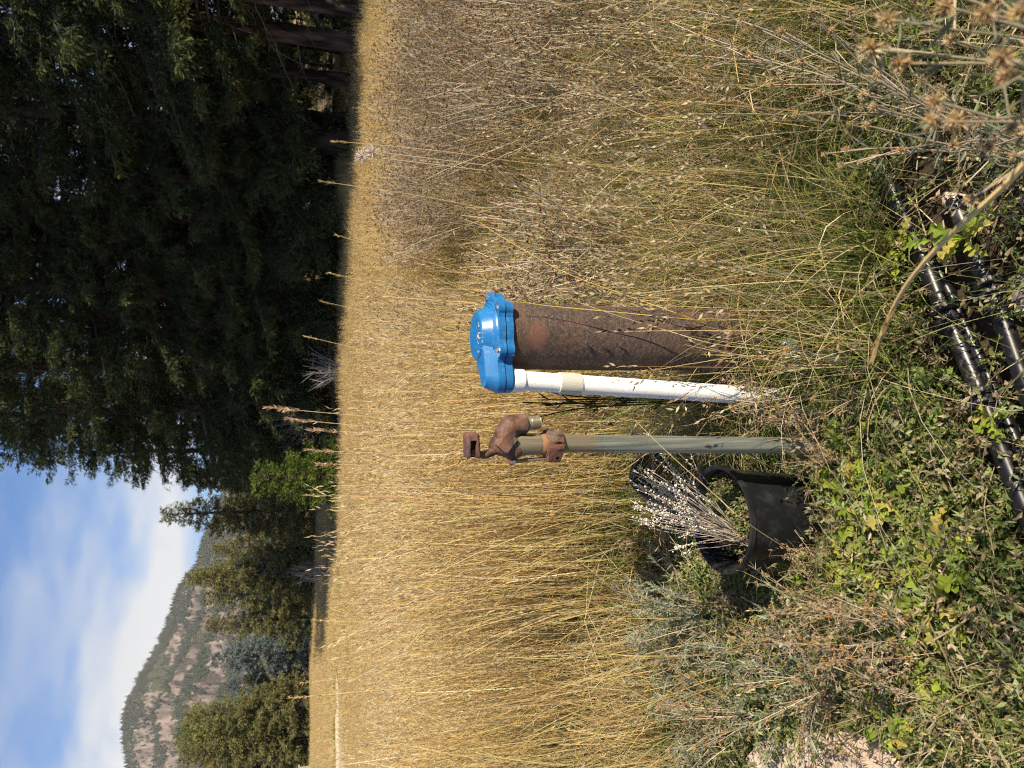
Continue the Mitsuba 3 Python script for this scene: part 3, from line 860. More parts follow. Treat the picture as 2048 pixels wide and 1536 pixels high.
# collar (a clamp with a lug on the left)
col = m3.Manifold.batch_hull([m3.Manifold.cylinder(0.034, 0.0315, 0.0315, 48).translate([0.0, 0, 0.0])] + [ball(mm(-36, y, z), 0.004, 10) for y in (-10, 10) for z in (5, 29)])
col = col + m3.Manifold.cylinder(0.003, 0.0295, 0.0295, 48).translate([0, 0, 0.033])
col = col - m3.Manifold.cylinder(0.03, 0.0035, 0.0035, 16).rotate([90, 0, 0]).translate([-0.031, 0.0, 0.011])
kc = part(hk, 'collar', mikit.ply(tm(col), 'rusty_cast_iron', smooth=30, to_world=HM), 'rusty clamp collar round the standpipe')
part(kc, 'packing', mikit.ply(lathe([(0.018, 0.035), (0.0248, 0.035), (0.0252, 0.040), (0.0235, 0.046), (0.018, 0.046)], 40), 'orange_rust', smooth=40, to_world=HM), 'orange rusted packing nut')
neck = m3.Manifold.revolve(m3.CrossSection([np.array([(0, 0.045), (0.0225, 0.045), (0.0235, 0.050), (0.0240, 0.075), (0.0255, 0.092), (0.026, 0.105), (0.0, 0.105)])]), 48)
part(hk, 'neck', mikit.ply(tm(neck), 'galvanised_steel', smooth=35, to_world=HM), 'grey-brown neck below the head')
head = hull((mm(-6, 0, 108), 0.027), (mm(2, 0, 138), 0.024), (mm(-2, 0, 146), 0.018)) + hull((mm(2, 0, 126), 0.0262), (mm(24, -4, 128), 0.0245), (mm(43, -8, 118), 0.0232)) \
    + hull((mm(12, -3, 140), 0.014), (mm(38, -8, 126), 0.014)) + rbox(-0.020, 0.020, -0.031, -0.012, 0.095, 0.127, 0.003).rotate([0, 40, 0]).translate([-0.064, -0.003, 0.046])
spout = hull((mm(42, -8, 116), 0.0215), (mm(45, -9, 100), 0.0215))
sp_dir = unit(np.array([0.10, -0.06, -1.0]))
c1 = np.array(mm(44, -8.5, 108))
head = head + spout
head = head.refine_to_length(0.0035)
part(hk, 'head', mikit.ply(tm(head), 'rusty_cast_iron', smooth=32, to_world=HM), 'rusty cast iron head with a bent spout')
SM = HM @ T(frame_to(c1, c1 + sp_dir))
sk = part(hk, 'spout', mikit.ply(lathe([(0.0150, -0.01), (0.0215, -0.008), (0.0220, 0.012), (0.0220, 0.024), (0.0205, 0.027), (0.0152, 0.0272), (0.015, 0.0)], 40), 'rusty_cast_iron', smooth=32, to_world=SM))
prof = [(0.0125, 0.020), (0.0160, 0.020), (0.0162, 0.030), (0.0145, 0.031), (0.0145, 0.036), (0.0152, 0.0375)]
z = 0.0375
while z < 0.056:
    prof += [(0.0153, z), (0.0141, z + 0.0011)]
    z += 0.0022
prof += [(0.0148, z), (0.0128, z + 0.0005), (0.0122, 0.02)]
part(sk, 'threaded_nozzle', mikit.ply(lathe(prof, 40), 'worn_brass', smooth=25, to_world=SM), 'dull metal hose thread on the spout')
arm = hull((mm(-6, 0, 143), 0.0125), (mm(-15, -4, 160), 0.0095)) + hull((mm(-15, -4, 160), 0.0095), (mm(-20, -7, 173), 0.0085)) + hull((mm(-20, -7, 173), 0.0085), (mm(-19, -9, 188), 0.0078)) + hull((mm(-19, -9, 188), 0.0078), (mm(-13, -11, 201), 0.0075))
grip = m3.Manifold.batch_hull([ball(mm(-21, y, z), 0.0035, 12) for y in (-26, 4) for z in (192, 216)] + [ball(mm(22, y, z), 0.0085, 14) for y in (-22, 0) for z in (199, 213)])
grip = grip - m3.Manifold.batch_hull([ball(mm(x, y, z), 0.0015, 10) for x in (-45, 12) for y in (-45, 0) for z in (199.5, 210.5)])
part(hk, 'lever_handle', mikit.ply(tm((arm + grip).refine_to_length(0.004)), 'rusty_cast_iron', smooth=35, to_world=HM), 'bent rusty lever handle on top')
lug = hull((mm(-22, -2, 112), 0.013), (mm(-36, -3, 112), 0.009))
part(hk, 'pivot_lug', mikit.ply(tm(lug), 'rusty_cast_iron', smooth=35, to_world=HM))
rod = m3.Manifold.batch_hull([ball(mm(-37, -3, 112), 0.0042, 12), ball(mm(-32, 0, 28), 0.0042, 12)])
part(hk, 'linkage_rod', mikit.ply(tm(rod), 'galvanised_steel', smooth=35, to_world=HM), 'thin steel rod between head and collar')
pb = m3.Manifold.cylinder(0.030, 0.0052, 0.0052, 6).rotate([90, 0, 0]).translate([-0.037, 0.012, 0.112])
part(hk, 'pivot_bolt', mikit.ply(tm(pb), 'bolt_steel', to_world=HM))

# ------------------------------------------------------------------ pots
def pot_profile(rt, rb, h, t=0.003):
    return [(0.0, 0.004), (rb - t, 0.004), (rt - t - 0.002, h - 0.004), (rt + 0.003, h), (rt + 0.0065, h - 0.002), (rt + 0.0065, h - 0.013), (rt + 0.003, h - 0.016), (rt + 0.001, h - 0.017),
            (rb + (rt - rb) * 0.70, h * 0.72), (rb + (rt - rb) * 0.1, h * 0.10), (rb, 0.0), (rb - 0.006, -0.0005), (0.0, -0.0005)]


POT = np.array([-0.352, 1.665, 0.022])
kp = thing('plant_pot', 'black plastic plant pot with soil and dry lavender, standing on a flat stone', 'plant pot')
part(kp, 'shell', mikit.ply(lathe(pot_profile(0.134, 0.104, 0.255), 96), 'black_pot_plastic', smooth=30, to_world=at(*POT)))
soilm = grid(np.linspace(-1, 1, 60), np.linspace(-1, 1, 60), lambda X, Y: 0 * X)
sv = soilm[0]
rr_ = np.maximum(np.abs(sv[:, 0]), np.abs(sv[:, 1])) / np.maximum(np.hypot(sv[:, 0], sv[:, 1]), 1e-9)
sv = np.stack([sv[:, 0] * rr_, sv[:, 1] * rr_, 0 * rr_], -1) * [0.126, 0.126, 1]
sv[:, 2] = 0.196 + 0.05 * (meshkit.fbm(np.stack([sv[:, 0] * 22, sv[:, 1] * 22, 0 * sv[:, 0]], -1), 4, 3) - 0.5) + 0.02 * sv[:, 0] / 0.12
part(kp, 'soil', mikit.ply((sv, soilm[1]), 'potting_soil', smooth=True, to_world=at(*POT)), 'dark dry potting soil')

kp2 = thing('plant_pot', 'empty black pot tipped over behind the planted one', 'plant pot')
m2 = lathe(pot_profile(0.108, 0.082, 0.20), 72)
M2 = T().translate([-0.385, 2.26, 0.075]) @ T().rotate([0, 1, 0], 52.0) @ T().rotate([1, 0, 0], 26.0) @ T().translate([0, 0, -0.06])
part(kp2, 'shell', mikit.ply(m2, 'black_pot_plastic', smooth=30, to_world=M2))
part(kp2, 'faded_sleeve', mikit.ply(lathe([(0.0835, 0.015), (0.1045, 0.175), (0.1055, 0.175), (0.0845, 0.013)], 72), 'faded_pot_plastic', smooth=30, to_world=M2), 'sun-faded grey outside of the tipped pot')

# ------------------------------------------------------------------ black irrigation pipes
def px_path(pts, n, z):
    return smooth_path([G(x_, y_, z) for x_, y_ in pts], n)


def pipe_mesh(path, r, sides=28):
    v, f, _ = tubes(path[None], r, np.array([0.0, 0, 0]), sides)
    return v, f


def fitting(path, s0, s1, r):
    """A clamped coupling between two places on a pipe: barrel, two collars and paired lugs facing up."""
    a, b = path[s0], path[s1]
    Mx = frame_to(a, b)
    L_ = float(np.linalg.norm(b - a))
    bar = m3.Manifold.cylinder(L_, r + 0.003, r + 0.003, 32)
    bar = bar + m3.Manifold.cylinder(L_ * 0.36, r + 0.009, r + 0.0085, 32) + m3.Manifold.cylinder(L_ * 0.30, r + 0.0075, r + 0.0085, 32).translate([0, 0, L_ * 0.62])
    lug = rbox(-0.012, 0.012, -0.011, -0.001, 0.0, L_ * 0.3, 0.0025) + rbox(-0.012, 0.012, 0.001, 0.011, 0.0, L_ * 0.3, 0.0025)
    up = np.linalg.inv(Mx[:3, :3]) @ unit(np.array([0.75, -0.15, 0.65]))
    deg = math.degrees(math.atan2(up[1], up[0]))
    l1 = lug.translate([r + 0.013, 0, 0.004]).rotate([0, 0, deg])
    l2 = lug.scale([0.8, 0.9, 0.85]).translate([r + 0.011, 0, L_ * 0.64]).rotate([0, 0, deg])
    return tm(bar + l1 + l2), Mx


pA = px_path([(1760, 320), (1806, 431), (1845, 513), (1888, 618), (1935, 724), (1975, 821), (2013, 926), (2044, 999), (2110, 1160)], 90, 0.055)
pB = px_path([(1908, 400), (1923, 439), (1958, 529), (1989, 595), (2028, 704), (2080, 850), (2130, 980)], 60, 0.05)
pC = px_path([(1862, 515), (1893, 575), (1924, 640), (1958, 715), (1992, 790), (2026, 868), (2060, 945), (2100, 1040)], 60, 0.04)
ka = thing('irrigation_pipe', 'glossy black irrigation pipe with two clamped couplings, longest of three', 'pipe')
part(ka, 'pipe', mikit.ply(pipe_mesh(pA, 0.0178), 'black_poly', smooth=True))
for s0, s1 in ((33, 37), (51, 55)):
    f, Mx = fitting(pA, s0, s1, 0.0178)
    part(ka, 'coupling', mikit.ply(f, 'black_fitting', smooth=30, to_world=T(Mx)))
kb = thing('irrigation_pipe', 'black irrigation pipe nearest the bottom right with one coupling', 'pipe')
part(kb, 'pipe', mikit.ply(pipe_mesh(pB, 0.0165), 'black_poly', smooth=True))
f, Mx = fitting(pB, 25, 30, 0.0165)
part(kb, 'coupling', mikit.ply(f, 'black_fitting', smooth=30, to_world=T(Mx)))
kc_ = thing('irrigation_pipe', 'thin black irrigation pipe lying close beside the longest one', 'pipe')
part(kc_, 'pipe', mikit.ply(pipe_mesh(pC, 0.012), 'black_poly', smooth=True))

# ------------------------------------------------------------------ stones, timber, scrap
def slab(pts, h, seed, z0=-0.02):
    pg = Polygon(pts).buffer(-0.008).buffer(0.008)
    me = trimesh.creation.extrude_polygon(pg, h, engine='earcut')
    mn = manifold(me).refine_to_length(0.014)
    t_ = tm(mn)
    v = np.array(t_.vertices)
    nn = meshkit.fbm(np.column_stack([v[:, :2] * 14, v[:, 2] * 14]), 4, seed) - 0.5
    edge = np.array([pg.exterior.distance(__import__('shapely').Point(a_, b_)) for a_, b_ in v[:, :2]])
    v[:, 2] += np.where(v[:, 2] > h * 0.5, nn * 0.012 - 0.010 * np.exp(-edge / 0.008), 0) + z0
    v[:, :2] += (meshkit.noise(np.column_stack([v[:, :2] * 30, v[:, 2] * 60]), seed + 1)[:, None] - 0.5) * 0.008
    return trimesh.Trimesh(v, t_.faces, process=False)


def gpoly(px_pts, z=0.03):
    return [G(x_, y_, z)[:2] for x_, y_ in px_pts]


put('flagstone', mikit.ply(slab(gpoly([(1475, 1560), (1540, 1468), (1640, 1452), (1790, 1478), (1822, 1530), (1800, 1620), (1520, 1640)]), 0.085, 4), 'sandstone', smooth=30), 'pale sandstone slab at the bottom left edge of the weed bed', 'stone')
put('flagstone', mikit.ply(slab(gpoly([(1540, 930), (1660, 962), (1722, 1005), (1715, 1050), (1668, 1085), (1560, 1130), (1500, 1040)]), 0.045, 5, -0.022), 'sandstone', smooth=30), 'flat pinkish stone under the planted black pot', 'stone')
put('flagstone', mikit.ply(slab(gpoly([(1590, 1165), (1640, 1160), (1650, 1215), (1600, 1225)]), 0.05, 6), 'sandstone', smooth=30), 'small pale stone half hidden in weeds left of the planted pot', 'stone')
put('fieldstone', mikit.ply(slab(gpoly([(1893, 385), (1925, 388), (1930, 418), (1908, 428), (1892, 410)]), 0.07, 7), 'sandstone', smooth=30), 'small rounded stone at the end of the lower right pipe', 'stone')
put('wood_block', mikit.ply(slab(gpoly([(2020, 552), (2070, 545), (2075, 640), (2018, 615)]), 0.06, 8), 'grey_wood', smooth=30), 'grey weathered wood piece at the bottom right beside the pipes', 'wood')
a0, a1 = G(1392, 1130), G(1424, 1600)
cen = (a0 + a1) / 2
Lt = float(np.linalg.norm(a1 - a0))
tb = tm(rbox(-Lt / 2, Lt / 2, -0.035, 0.035, -0.03, 0.042, 0.006).refine_to_length(0.03))
tv = np.array(tb.vertices); tv += (meshkit.noise(tv * [8, 40, 40], 4)[:, None] - 0.5) * 0.008
put('edging_timber', mikit.ply(trimesh.Trimesh(tv, tb.faces, process=False), 'red_timber', smooth=40, to_world=at(cen[0], cen[1], 0.0, math.degrees(math.atan2(a1[1] - a0[1], a1[0] - a0[0])))), 'weathered reddish edging timber along the left side of the weed bed', 'timber')
R = rng(77)
sc_ = grid(np.linspace(0, 0.045, 7), np.linspace(0, 0.035, 6), lambda X, Y: 0.012 * np.sin(X * 160) * np.cos(Y * 120))
pc = G(1600, 700, 0.10)
put('plastic_scrap', mikit.ply(sc_, 'blue_film', smooth=True, to_world=at(pc[0], pc[1], 0.10, 30, 1.0, 50, 0.3)), 'crumpled pale blue plastic scrap in the grass below the casing', 'scrap')

#----SECTION-GRASS
# ------------------------------------------------------------------ grass
STRAW = [(0.64, 0.50, 0.22), (0.60, 0.46, 0.22), (0.70, 0.58, 0.31), (0.50, 0.35, 0.16), (0.66, 0.50, 0.19), (0.74, 0.65, 0.43), (0.42, 0.30, 0.17), (0.62, 0.54, 0.24), (0.55, 0.36, 0.15)]
GREEN = [(0.15, 0.21, 0.045), (0.22, 0.27, 0.065), (0.30, 0.33, 0.09), (0.11, 0.17, 0.035)]
TAN = [(0.50, 0.41, 0.26), (0.42, 0.34, 0.21), (0.58, 0.50, 0.35), (0.34, 0.26, 0.16)]


def blades(R, n, half, h0, h1, w, pal, lean=0.25, K=5, basecol=None, curl=1.0, wtip=0.35, z0=0.0):
    b = np.column_stack([R.uniform(-half, half, (n, 2)), np.full(n, z0)])
    h = R.uniform(h0, h1, n)
    a = R.uniform(0, 2 * PI, n)
    l = np.abs(R.normal(0, lean, n))
    s = np.linspace(0, 1, K)[None]
    out = h[:, None] * l[:, None] * (0.35 * s + 0.65 * curl * s ** 2)
    zz = h[:, None] * s * np.sqrt(np.maximum(1 - np.minimum(l, 0.9)[:, None] ** 2 * s ** 2, 0.1))
    Pt = np.stack([b[:, :1] + np.cos(a)[:, None] * out, b[:, 1:2] + np.sin(a)[:, None] * out, b[:, 2:] + zz], -1)
    W = w * R.uniform(0.6, 1.4, n)[:, None] * (1 - (1 - wtip) * s ** 1.5)
    c = pick(R, pal, n)
    C = np.repeat(c[:, None], K, 1)
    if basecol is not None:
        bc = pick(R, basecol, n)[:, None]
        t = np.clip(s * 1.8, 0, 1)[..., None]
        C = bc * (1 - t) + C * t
    return Pt, ribbons(Pt, W, C, R), a


def seed_heads(R, Pt, L, w, pal, nk=7):
    """Spikes at the stem tips: short overlapping cards along the last stretch."""
    n = len(Pt)
    tip = Pt[:, -1]; d = unit(Pt[:, -1] - Pt[:, -2])
    i = np.repeat(np.arange(n), nk)
    t = np.tile(np.linspace(0, 1, nk), n)
    pos = tip[i] + d[i] * (t * L)[:, None] - d[i] * L * 0.25
    dd = d[i] + R.normal(size=(n * nk, 3)) * 0.3
    return cards(pos, dd, L * 0.28, w, pick(R, pal, n * nk), R)


def straw_patch(seed, half, ns, hmin, hmax, w, ng, gh, K=5, head=0.10, tall=0.0):
    R = rng(seed)
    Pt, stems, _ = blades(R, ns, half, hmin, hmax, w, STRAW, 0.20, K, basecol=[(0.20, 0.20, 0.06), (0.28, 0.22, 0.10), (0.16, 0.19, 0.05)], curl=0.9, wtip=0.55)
    sel = R.random(ns) < 0.6
    if tall:
        Pt2, st2, _ = blades(R, int(ns * 0.17), half, hmax, tall, w * 0.9, STRAW, 0.22, K + 1, basecol=[(0.20, 0.17, 0.06)], curl=1.0, wtip=0.6)
        stems = cat(stems, st2, seed_heads(R, Pt2, head * 1.1, w * 1.5, [(0.56, 0.42, 0.22), (0.62, 0.50, 0.30)], 7))
    hd = seed_heads(R, Pt[sel], head, w * 1.25, [(0.50, 0.38, 0.18), (0.58, 0.46, 0.26), (0.42, 0.29, 0.13)], 5)
    _, lv, _ = blades(R, int(ns * 0.7), half, hmin * 0.35, hmax * 0.7, w * 1.2, STRAW + TAN, 0.6, 4, curl=1.3, wtip=0.1)
    _, gr, _ = blades(R, ng, half, gh * 0.4, gh, w * 1.5, GREEN, 0.4, 4, wtip=0.1)
    return cat(stems, hd, lv, gr)


def scatter(key, groups, pts, R, smin=0.85, smax=1.15, label=None, cat_=None, zoff=0.0, sz=None, zf=None, gf=None):
    first = None
    for i, (x, y) in enumerate(pts):
        s = R.uniform(smin, smax)
        gs = groups if gf is None else gf(x, y, groups)
        name = f'{key}__{i + 1:03d}'
        g = gs[R.integers(len(gs))]
        scene[name] = {'type': 'instance', 'to_world': at(x, y, zoff, R.uniform(0, 360), (s, s, s * (1 if sz is None else R.uniform(*sz)) * (1 if zf is None else zf(x, y)))), 'group': {'type': 'ref', 'id': g}}
    tag(key, label, cat_, kind='stuff')


def to_px(x, y, z=0.0):
    d = np.array([x, y, z]) - CAM
    zc = d @ FWD
    return 1024 - (d @ UPV) / zc * F, 768 - d[0] / zc * F


PIPES = np.vstack([pA, pB, pC])[:, :2]


def clear(pts, dist, tall=True):
    """Leaves out what would grow on the stones, in front of the pot or through the pipes."""
    out = []
    for x, y in pts:
        px, py = to_px(x, y)
        if (1430 < px < 1735 and 925 < py < 1125) or (1480 < px < 1990 and py > 1440 + 0.12 * (px - 1480)):
            continue
        if np.min(np.hypot(PIPES[:, 0] - x, PIPES[:, 1] - y)) < dist:
            continue
        if np.hypot(x - CX, y - CY) < 0.12 + dist * 0.5:
            continue
        out.append((x, y))
    return out


def clear_pot(pts):
    out = []
    for x, y in pts:
        px, py = to_px(x, y)
        if not (1335 < px < 1490 and 880 < py < 1125):
            out.append((x, y))
    return out


def jitter_grid(R, x0f, y0, y1, step, jit=0.35):
    pts = []
    for y in np.arange(y0, y1, step):
        lo, hi = x0f(y)
        for x in np.arange(lo, hi, step):
            pts.append((x + R.normal() * step * jit, y + R.normal() * step * jit))
    return pts


for i in range(4):
    scene[f'straw_group_{i}'] = {'type': 'shapegroup', 'straw': veg(straw_patch(100 + i, 0.26, 290, 0.40, 0.76, 0.0034, 330, 0.38, tall=1.05))}
    scene[f'thin_straw_group_{i}'] = {'type': 'shapegroup', 'straw': veg(straw_patch(120 + i, 0.26, 120, 0.32, 0.66, 0.0028, 210, 0.26))}
for i in range(3):
    scene[f'far_straw_group_{i}'] = {'type': 'shapegroup', 'straw': veg(straw_patch(140 + i, 0.55, 800, 0.16, 0.36, 0.0065, 260, 0.22, K=3, head=0.07))}
    scene[f'field_group_{i}'] = {'type': 'shapegroup', 'straw': veg(straw_patch(160 + i, 1.1, 900, 0.10, 0.22, 0.014, 200, 0.14, K=3, head=0.05))}

R = rng(8)


def meadow_left(y):
    """The straw stands left of a line that runs from the casing back to the wood."""
    return -0.62 * y - 0.6, min(0.62 * y + 0.6, 0.10 + 0.09 * (y - 2.2))


pts = [(x, y) for x, y in jitter_grid(R, meadow_left, 2.62, 7.2, 0.36) if y > 2.55 + 0.25 * max(0, -x - 0.4)]
scatter('meadow_grass', [f'straw_group_{i}' for i in range(4)], clear_pot(pts), R, 0.85, 1.12, 'golden dry meadow grass standing tall behind the pipes', 'grass', sz=(0.85, 1.15), zf=lambda x, y: 1.0 - 0.42 * min(max((y - 3.2) / 3.0, 0), 1) * (1.0 if x < 0 else 0.7), gf=lambda x, y, g: [f'thin_straw_group_{i}' for i in range(4)] if meshkit.noise(np.array([x * 1.3, y * 1.3, 0.0]), 8) > 0.66 else g)
pts = jitter_grid(R, lambda y: (-0.58 * y - 1, 0.25 * y + 0.4), 7.0, 16.2, 0.8)
scatter('distant_grass', [f'far_straw_group_{i}' for i in range(3)], pts, R, 0.85, 1.15, 'pale straw grass in the far part of the meadow', 'grass', sz=(0.7, 1.1), zf=lambda x, y: 0.55 if (x < -3.5 and y > 11.5) else 1.0)
pts = [p_ for p_ in jitter_grid(R, lambda y: (-0.60 * y - 2, 0.10 * y + 2), 16.5, 46, 1.7) if not (ROADN - 0.6 < p_[1] < ROADF + 0.6 and p_[0] < -7.5)]
scatter('field_grass', [f'field_group_{i}' for i in range(3)], pts, R, 0.8, 1.2, 'short tan field grass between drive and far trees', 'grass', sz=(0.6, 1.1))
# thinner, greener straw between the weed bed and the meadow, and shaded grass under the wood
pts = jitter_grid(R, lambda y: (-0.62 * y - 0.4, -0.05), 2.18, 2.75, 0.27)
scatter('verge_grass', [f'thin_straw_group_{i}' for i in range(4)], clear_pot(pts), R, 0.75, 1.0, 'thin mixed green and straw grass along the edge of the meadow', 'grass', sz=(0.5, 0.9))
pts = jitter_grid(R, lambda y: (0.08 * y, 0.60 * y + 1.0), 8.6, 14.5, 0.75)
scatter('woodside_grass', [f'far_straw_group_{i}' for i in range(3)], pts, R, 0.8, 1.1, 'straw grass running up to the foot of the wood', 'grass', sz=(0.5, 0.85))
pts = jitter_grid(R, lambda y: (0.0 * y, 0.60 * y + 1.0), 14.5, 21, 1.4)
scatter('shaded_grass', [f'field_group_{i}' for i in range(3)], pts, R, 0.8, 1.1, 'short grass in the shade under the dark wood', 'grass', sz=(0.6, 0.9))


# arching mixed grass at the right
def arching_patch(seed, half, n, h0, h1, greenish):
    R = rng(seed)
    pal = TAN + STRAW[:2] + [(0.36, 0.36, 0.13), (0.28, 0.30, 0.09)]
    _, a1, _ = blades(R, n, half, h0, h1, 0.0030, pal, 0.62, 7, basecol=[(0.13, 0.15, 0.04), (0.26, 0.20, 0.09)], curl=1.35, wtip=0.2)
    _, a2, _ = blades(R, int(n * greenish), half, h0 * 0.5, h1 * 0.75, 0.0034, GREEN, 0.55, 6, curl=1.3, wtip=0.1)
    Pt, a3, _ = blades(R, int(n * 0.10), half, h1 * 0.8, h1 * 1.35, 0.0024, STRAW, 0.35, 6, curl=1.0)
    hd = seed_heads(R, Pt, 0.07, 0.006, TAN, 6)
    return cat(a1, a2, a3, hd)


for i in range(4):
    scene[f'arch_group_{i}'] = {'type': 'shapegroup', 'straw': veg(arching_patch(200 + i, 0.17, 300, 0.18, 0.46, 1.5))}
    scene[f'low_group_{i}'] = {'type': 'shapegroup', 'straw': veg(arching_patch(220 + i, 0.15, 150, 0.10, 0.24, 1.2))}
R = rng(9)
pts = jitter_grid(R, lambda y: (0.26 + 0.06 * (y - 1.5), 0.62 * y + 0.5), 1.42, 2.55, 0.22)
scatter('arching_grass', [f'arch_group_{i}' for i in range(4)], pts, R, 0.8, 1.15, 'tangled arching grass, part green part dry, right of the casing', 'grass', sz=(0.75, 1.1))
pts = jitter_grid(R, lambda y: (-0.05, 0.40), 1.95, 2.75, 0.2)
scatter('casing_grass', [f'arch_group_{i}' for i in range(4)], pts, R, 0.8, 1.1, 'green and straw grass growing thick behind the well casing', 'grass', sz=(0.7, 1.0))
pts = jitter_grid(R, lambda y: (0.20, 0.62 * y + 1.0), 2.9, 8.8, 0.36)
scatter('brushy_grass', [f'thin_straw_group_{i}' for i in range(4)], pts[::2], R, 0.85, 1.15, 'dry grass growing through the thistle stand at the right', 'grass', sz=(0.45, 0.8))
pts = jitter_grid(R, lambda y: (-0.75, 0.62 * y + 0.2), 0.86, 1.9, 0.17)
scatter('low_grass', [f'low_group_{i}' for i in range(4)], clear(pts, 0.20)[::2], R, 0.6, 1.0, 'short green and dry grass among the weeds in front', 'grass', sz=(0.5, 1.0))


# clover and vetch: little round leaves on low stalks
def clover_patch(seed, half, n):
    R = rng(seed)
    b = R.uniform(-half, half, (n, 2))
    h = R.uniform(0.012, 0.085, n) * (0.6 + 0.8 * meshkit.noise(np.column_stack([b * 14, 0 * h_ if False else np.zeros(n)]), seed))
    c = np.column_stack([b, h])
    Pt = np.stack([np.column_stack([b + R.normal(size=(n, 2)) * 0.01, np.zeros(n)]), np.column_stack([b, h * 0.6]), c], 1)
    st = ribbons(Pt, np.full((n, 3), 0.0012), pick(R, [(0.10, 0.14, 0.04), (0.16, 0.11, 0.06)], n), R)
    a = R.uniform(0, 2 * PI, n)
    i = np.repeat(np.arange(n), 3)
    ang = a[i] + np.tile([0, 2.09, 4.19], n) + R.normal(size=3 * n) * 0.15
    d = np.stack([np.cos(ang), np.sin(ang), R.normal(0.1, 0.3, 3 * n)], -1)
    s = R.uniform(0.005, 0.013, n)[i]
    col = pick(R, [(0.13, 0.18, 0.045), (0.20, 0.255, 0.07), (0.29, 0.335, 0.11), (0.09, 0.135, 0.04)], n)[i]
    lf = leaves(c[i], d, s * 1.25, s, col, R, 0.15, nrm=np.array([0, 0, 1.0]))
    return cat(st, lf)


def vetch_patch(seed, half, n):
    """Fine trailing stems with paired little leaves, some of them dried."""
    R = rng(seed)
    b = np.column_stack([R.uniform(-half, half, (n, 2)), R.uniform(0.0, 0.03, n)])
    a = R.uniform(0, 2 * PI, n); l = R.uniform(0.08, 0.22, n); up = R.uniform(0.15, 1.0, n)
    s = np.linspace(0, 1, 7)[None]
    Pt = np.stack([b[:, :1] + np.cos(a)[:, None] * l[:, None] * s, b[:, 1:2] + np.sin(a)[:, None] * l[:, None] * s, b[:, 2:] + up[:, None] * l[:, None] * (s - 0.45 * s ** 2)], -1) + np.cumsum(R.normal(size=(n, 7, 3)) * 0.004, 1)
    pal = [(0.16, 0.22, 0.06), (0.24, 0.28, 0.09), (0.30, 0.25, 0.13), (0.36, 0.29, 0.17), (0.20, 0.24, 0.10), (0.28, 0.32, 0.12), (0.42, 0.36, 0.24), (0.34, 0.36, 0.20)]
    c = pick(R, pal, n)
    st = ribbons(Pt, np.full((n, 7), 0.0016), c * 0.9, R)
    m = 16
    i = np.repeat(np.arange(n), m)
    k = R.integers(1, 7, size=n * m)
    d = unit(R.normal(size=(n * m, 3)) + np.array([0, 0, 0.25]))
    lf = leaves(Pt[i, k], d, R.uniform(0.010, 0.022, n * m), R.uniform(0.004, 0.009, n * m), c[i] * (1 + R.normal(size=(n * m, 1)) * 0.15), R)
    return cat(st, lf)


def litter_patch(seed, half, n):
    R = rng(seed)
    b = np.column_stack([R.uniform(-half, half, (n, 2)), R.uniform(0.01, 0.10, n)])
    d = unit(np.column_stack([R.normal(size=(n, 2)), R.normal(size=n) * 0.25]))
    l = R.uniform(0.05, 0.22, n)
    s = np.linspace(-0.5, 0.5, 4)[None, :, None]
    Pt = b[:, None] + d[:, None] * s * l[:, None, None] + np.array([0, 0, -1.0]) * (s ** 2) * l[:, None, None] * R.normal(0, 0.3, (n, 1, 1))
    Pt[..., 2] = np.maximum(Pt[..., 2], 0.004)
    return ribbons(Pt, np.full((n, 4), 0.0022) * R.uniform(0.5, 1.6, (n, 1)), pick(R, TAN + STRAW[:3] + [(0.16, 0.11, 0.07)], n), R)


for i in range(4):
    scene[f'clover_group_{i}'] = {'type': 'shapegroup', 'leaves': veg(clover_patch(300 + i, 0.13, 430))}
    scene[f'vetch_group_{i}'] = {'type': 'shapegroup', 'leaves': veg(vetch_patch(320 + i, 0.15, 150))}
    scene[f'litter_group_{i}'] = {'type': 'shapegroup', 'straws': veg(litter_patch(340 + i, 0.2, 55))}
R = rng(10)
pts = jitter_grid(R, lambda y: (-0.60 * y - 0.3, 0.60 * y + 0.2), 0.84, 2.2, 0.21)
scatter('clover', [f'clover_group_{i}' for i in range(4)], [q_ for q_ in clear(pts, 0.075) if meshkit.noise(np.array([q_[0] * 3.1, q_[1] * 3.1, 0.0]), 3) > 0.38], R, 0.85, 1.15, 'low green clover covering the ground of the weed bed', 'clover', sz=(0.8, 1.3))
scatter('vetch', [f'vetch_group_{i}' for i in range(4)], clear(jitter_grid(R, lambda y: (-0.60 * y - 0.3, 0.60 * y + 0.2), 0.86, 2.3, 0.16), 0.135), R, 0.75, 1.1, 'fine trailing weeds with tiny leaves over the weed bed', 'ground cover', sz=(0.7, 1.3))
scatter('straw_litter', [f'litter_group_{i}' for i in range(4)], clear(jitter_grid(R, lambda y: (-0.60 * y - 0.3, 0.60 * y + 0.3), 0.85, 2.6, 0.26), 0.08), R, 0.9, 1.2, 'broken dry straws lying on the weeds', 'straw', sz=(0.6, 1.4))

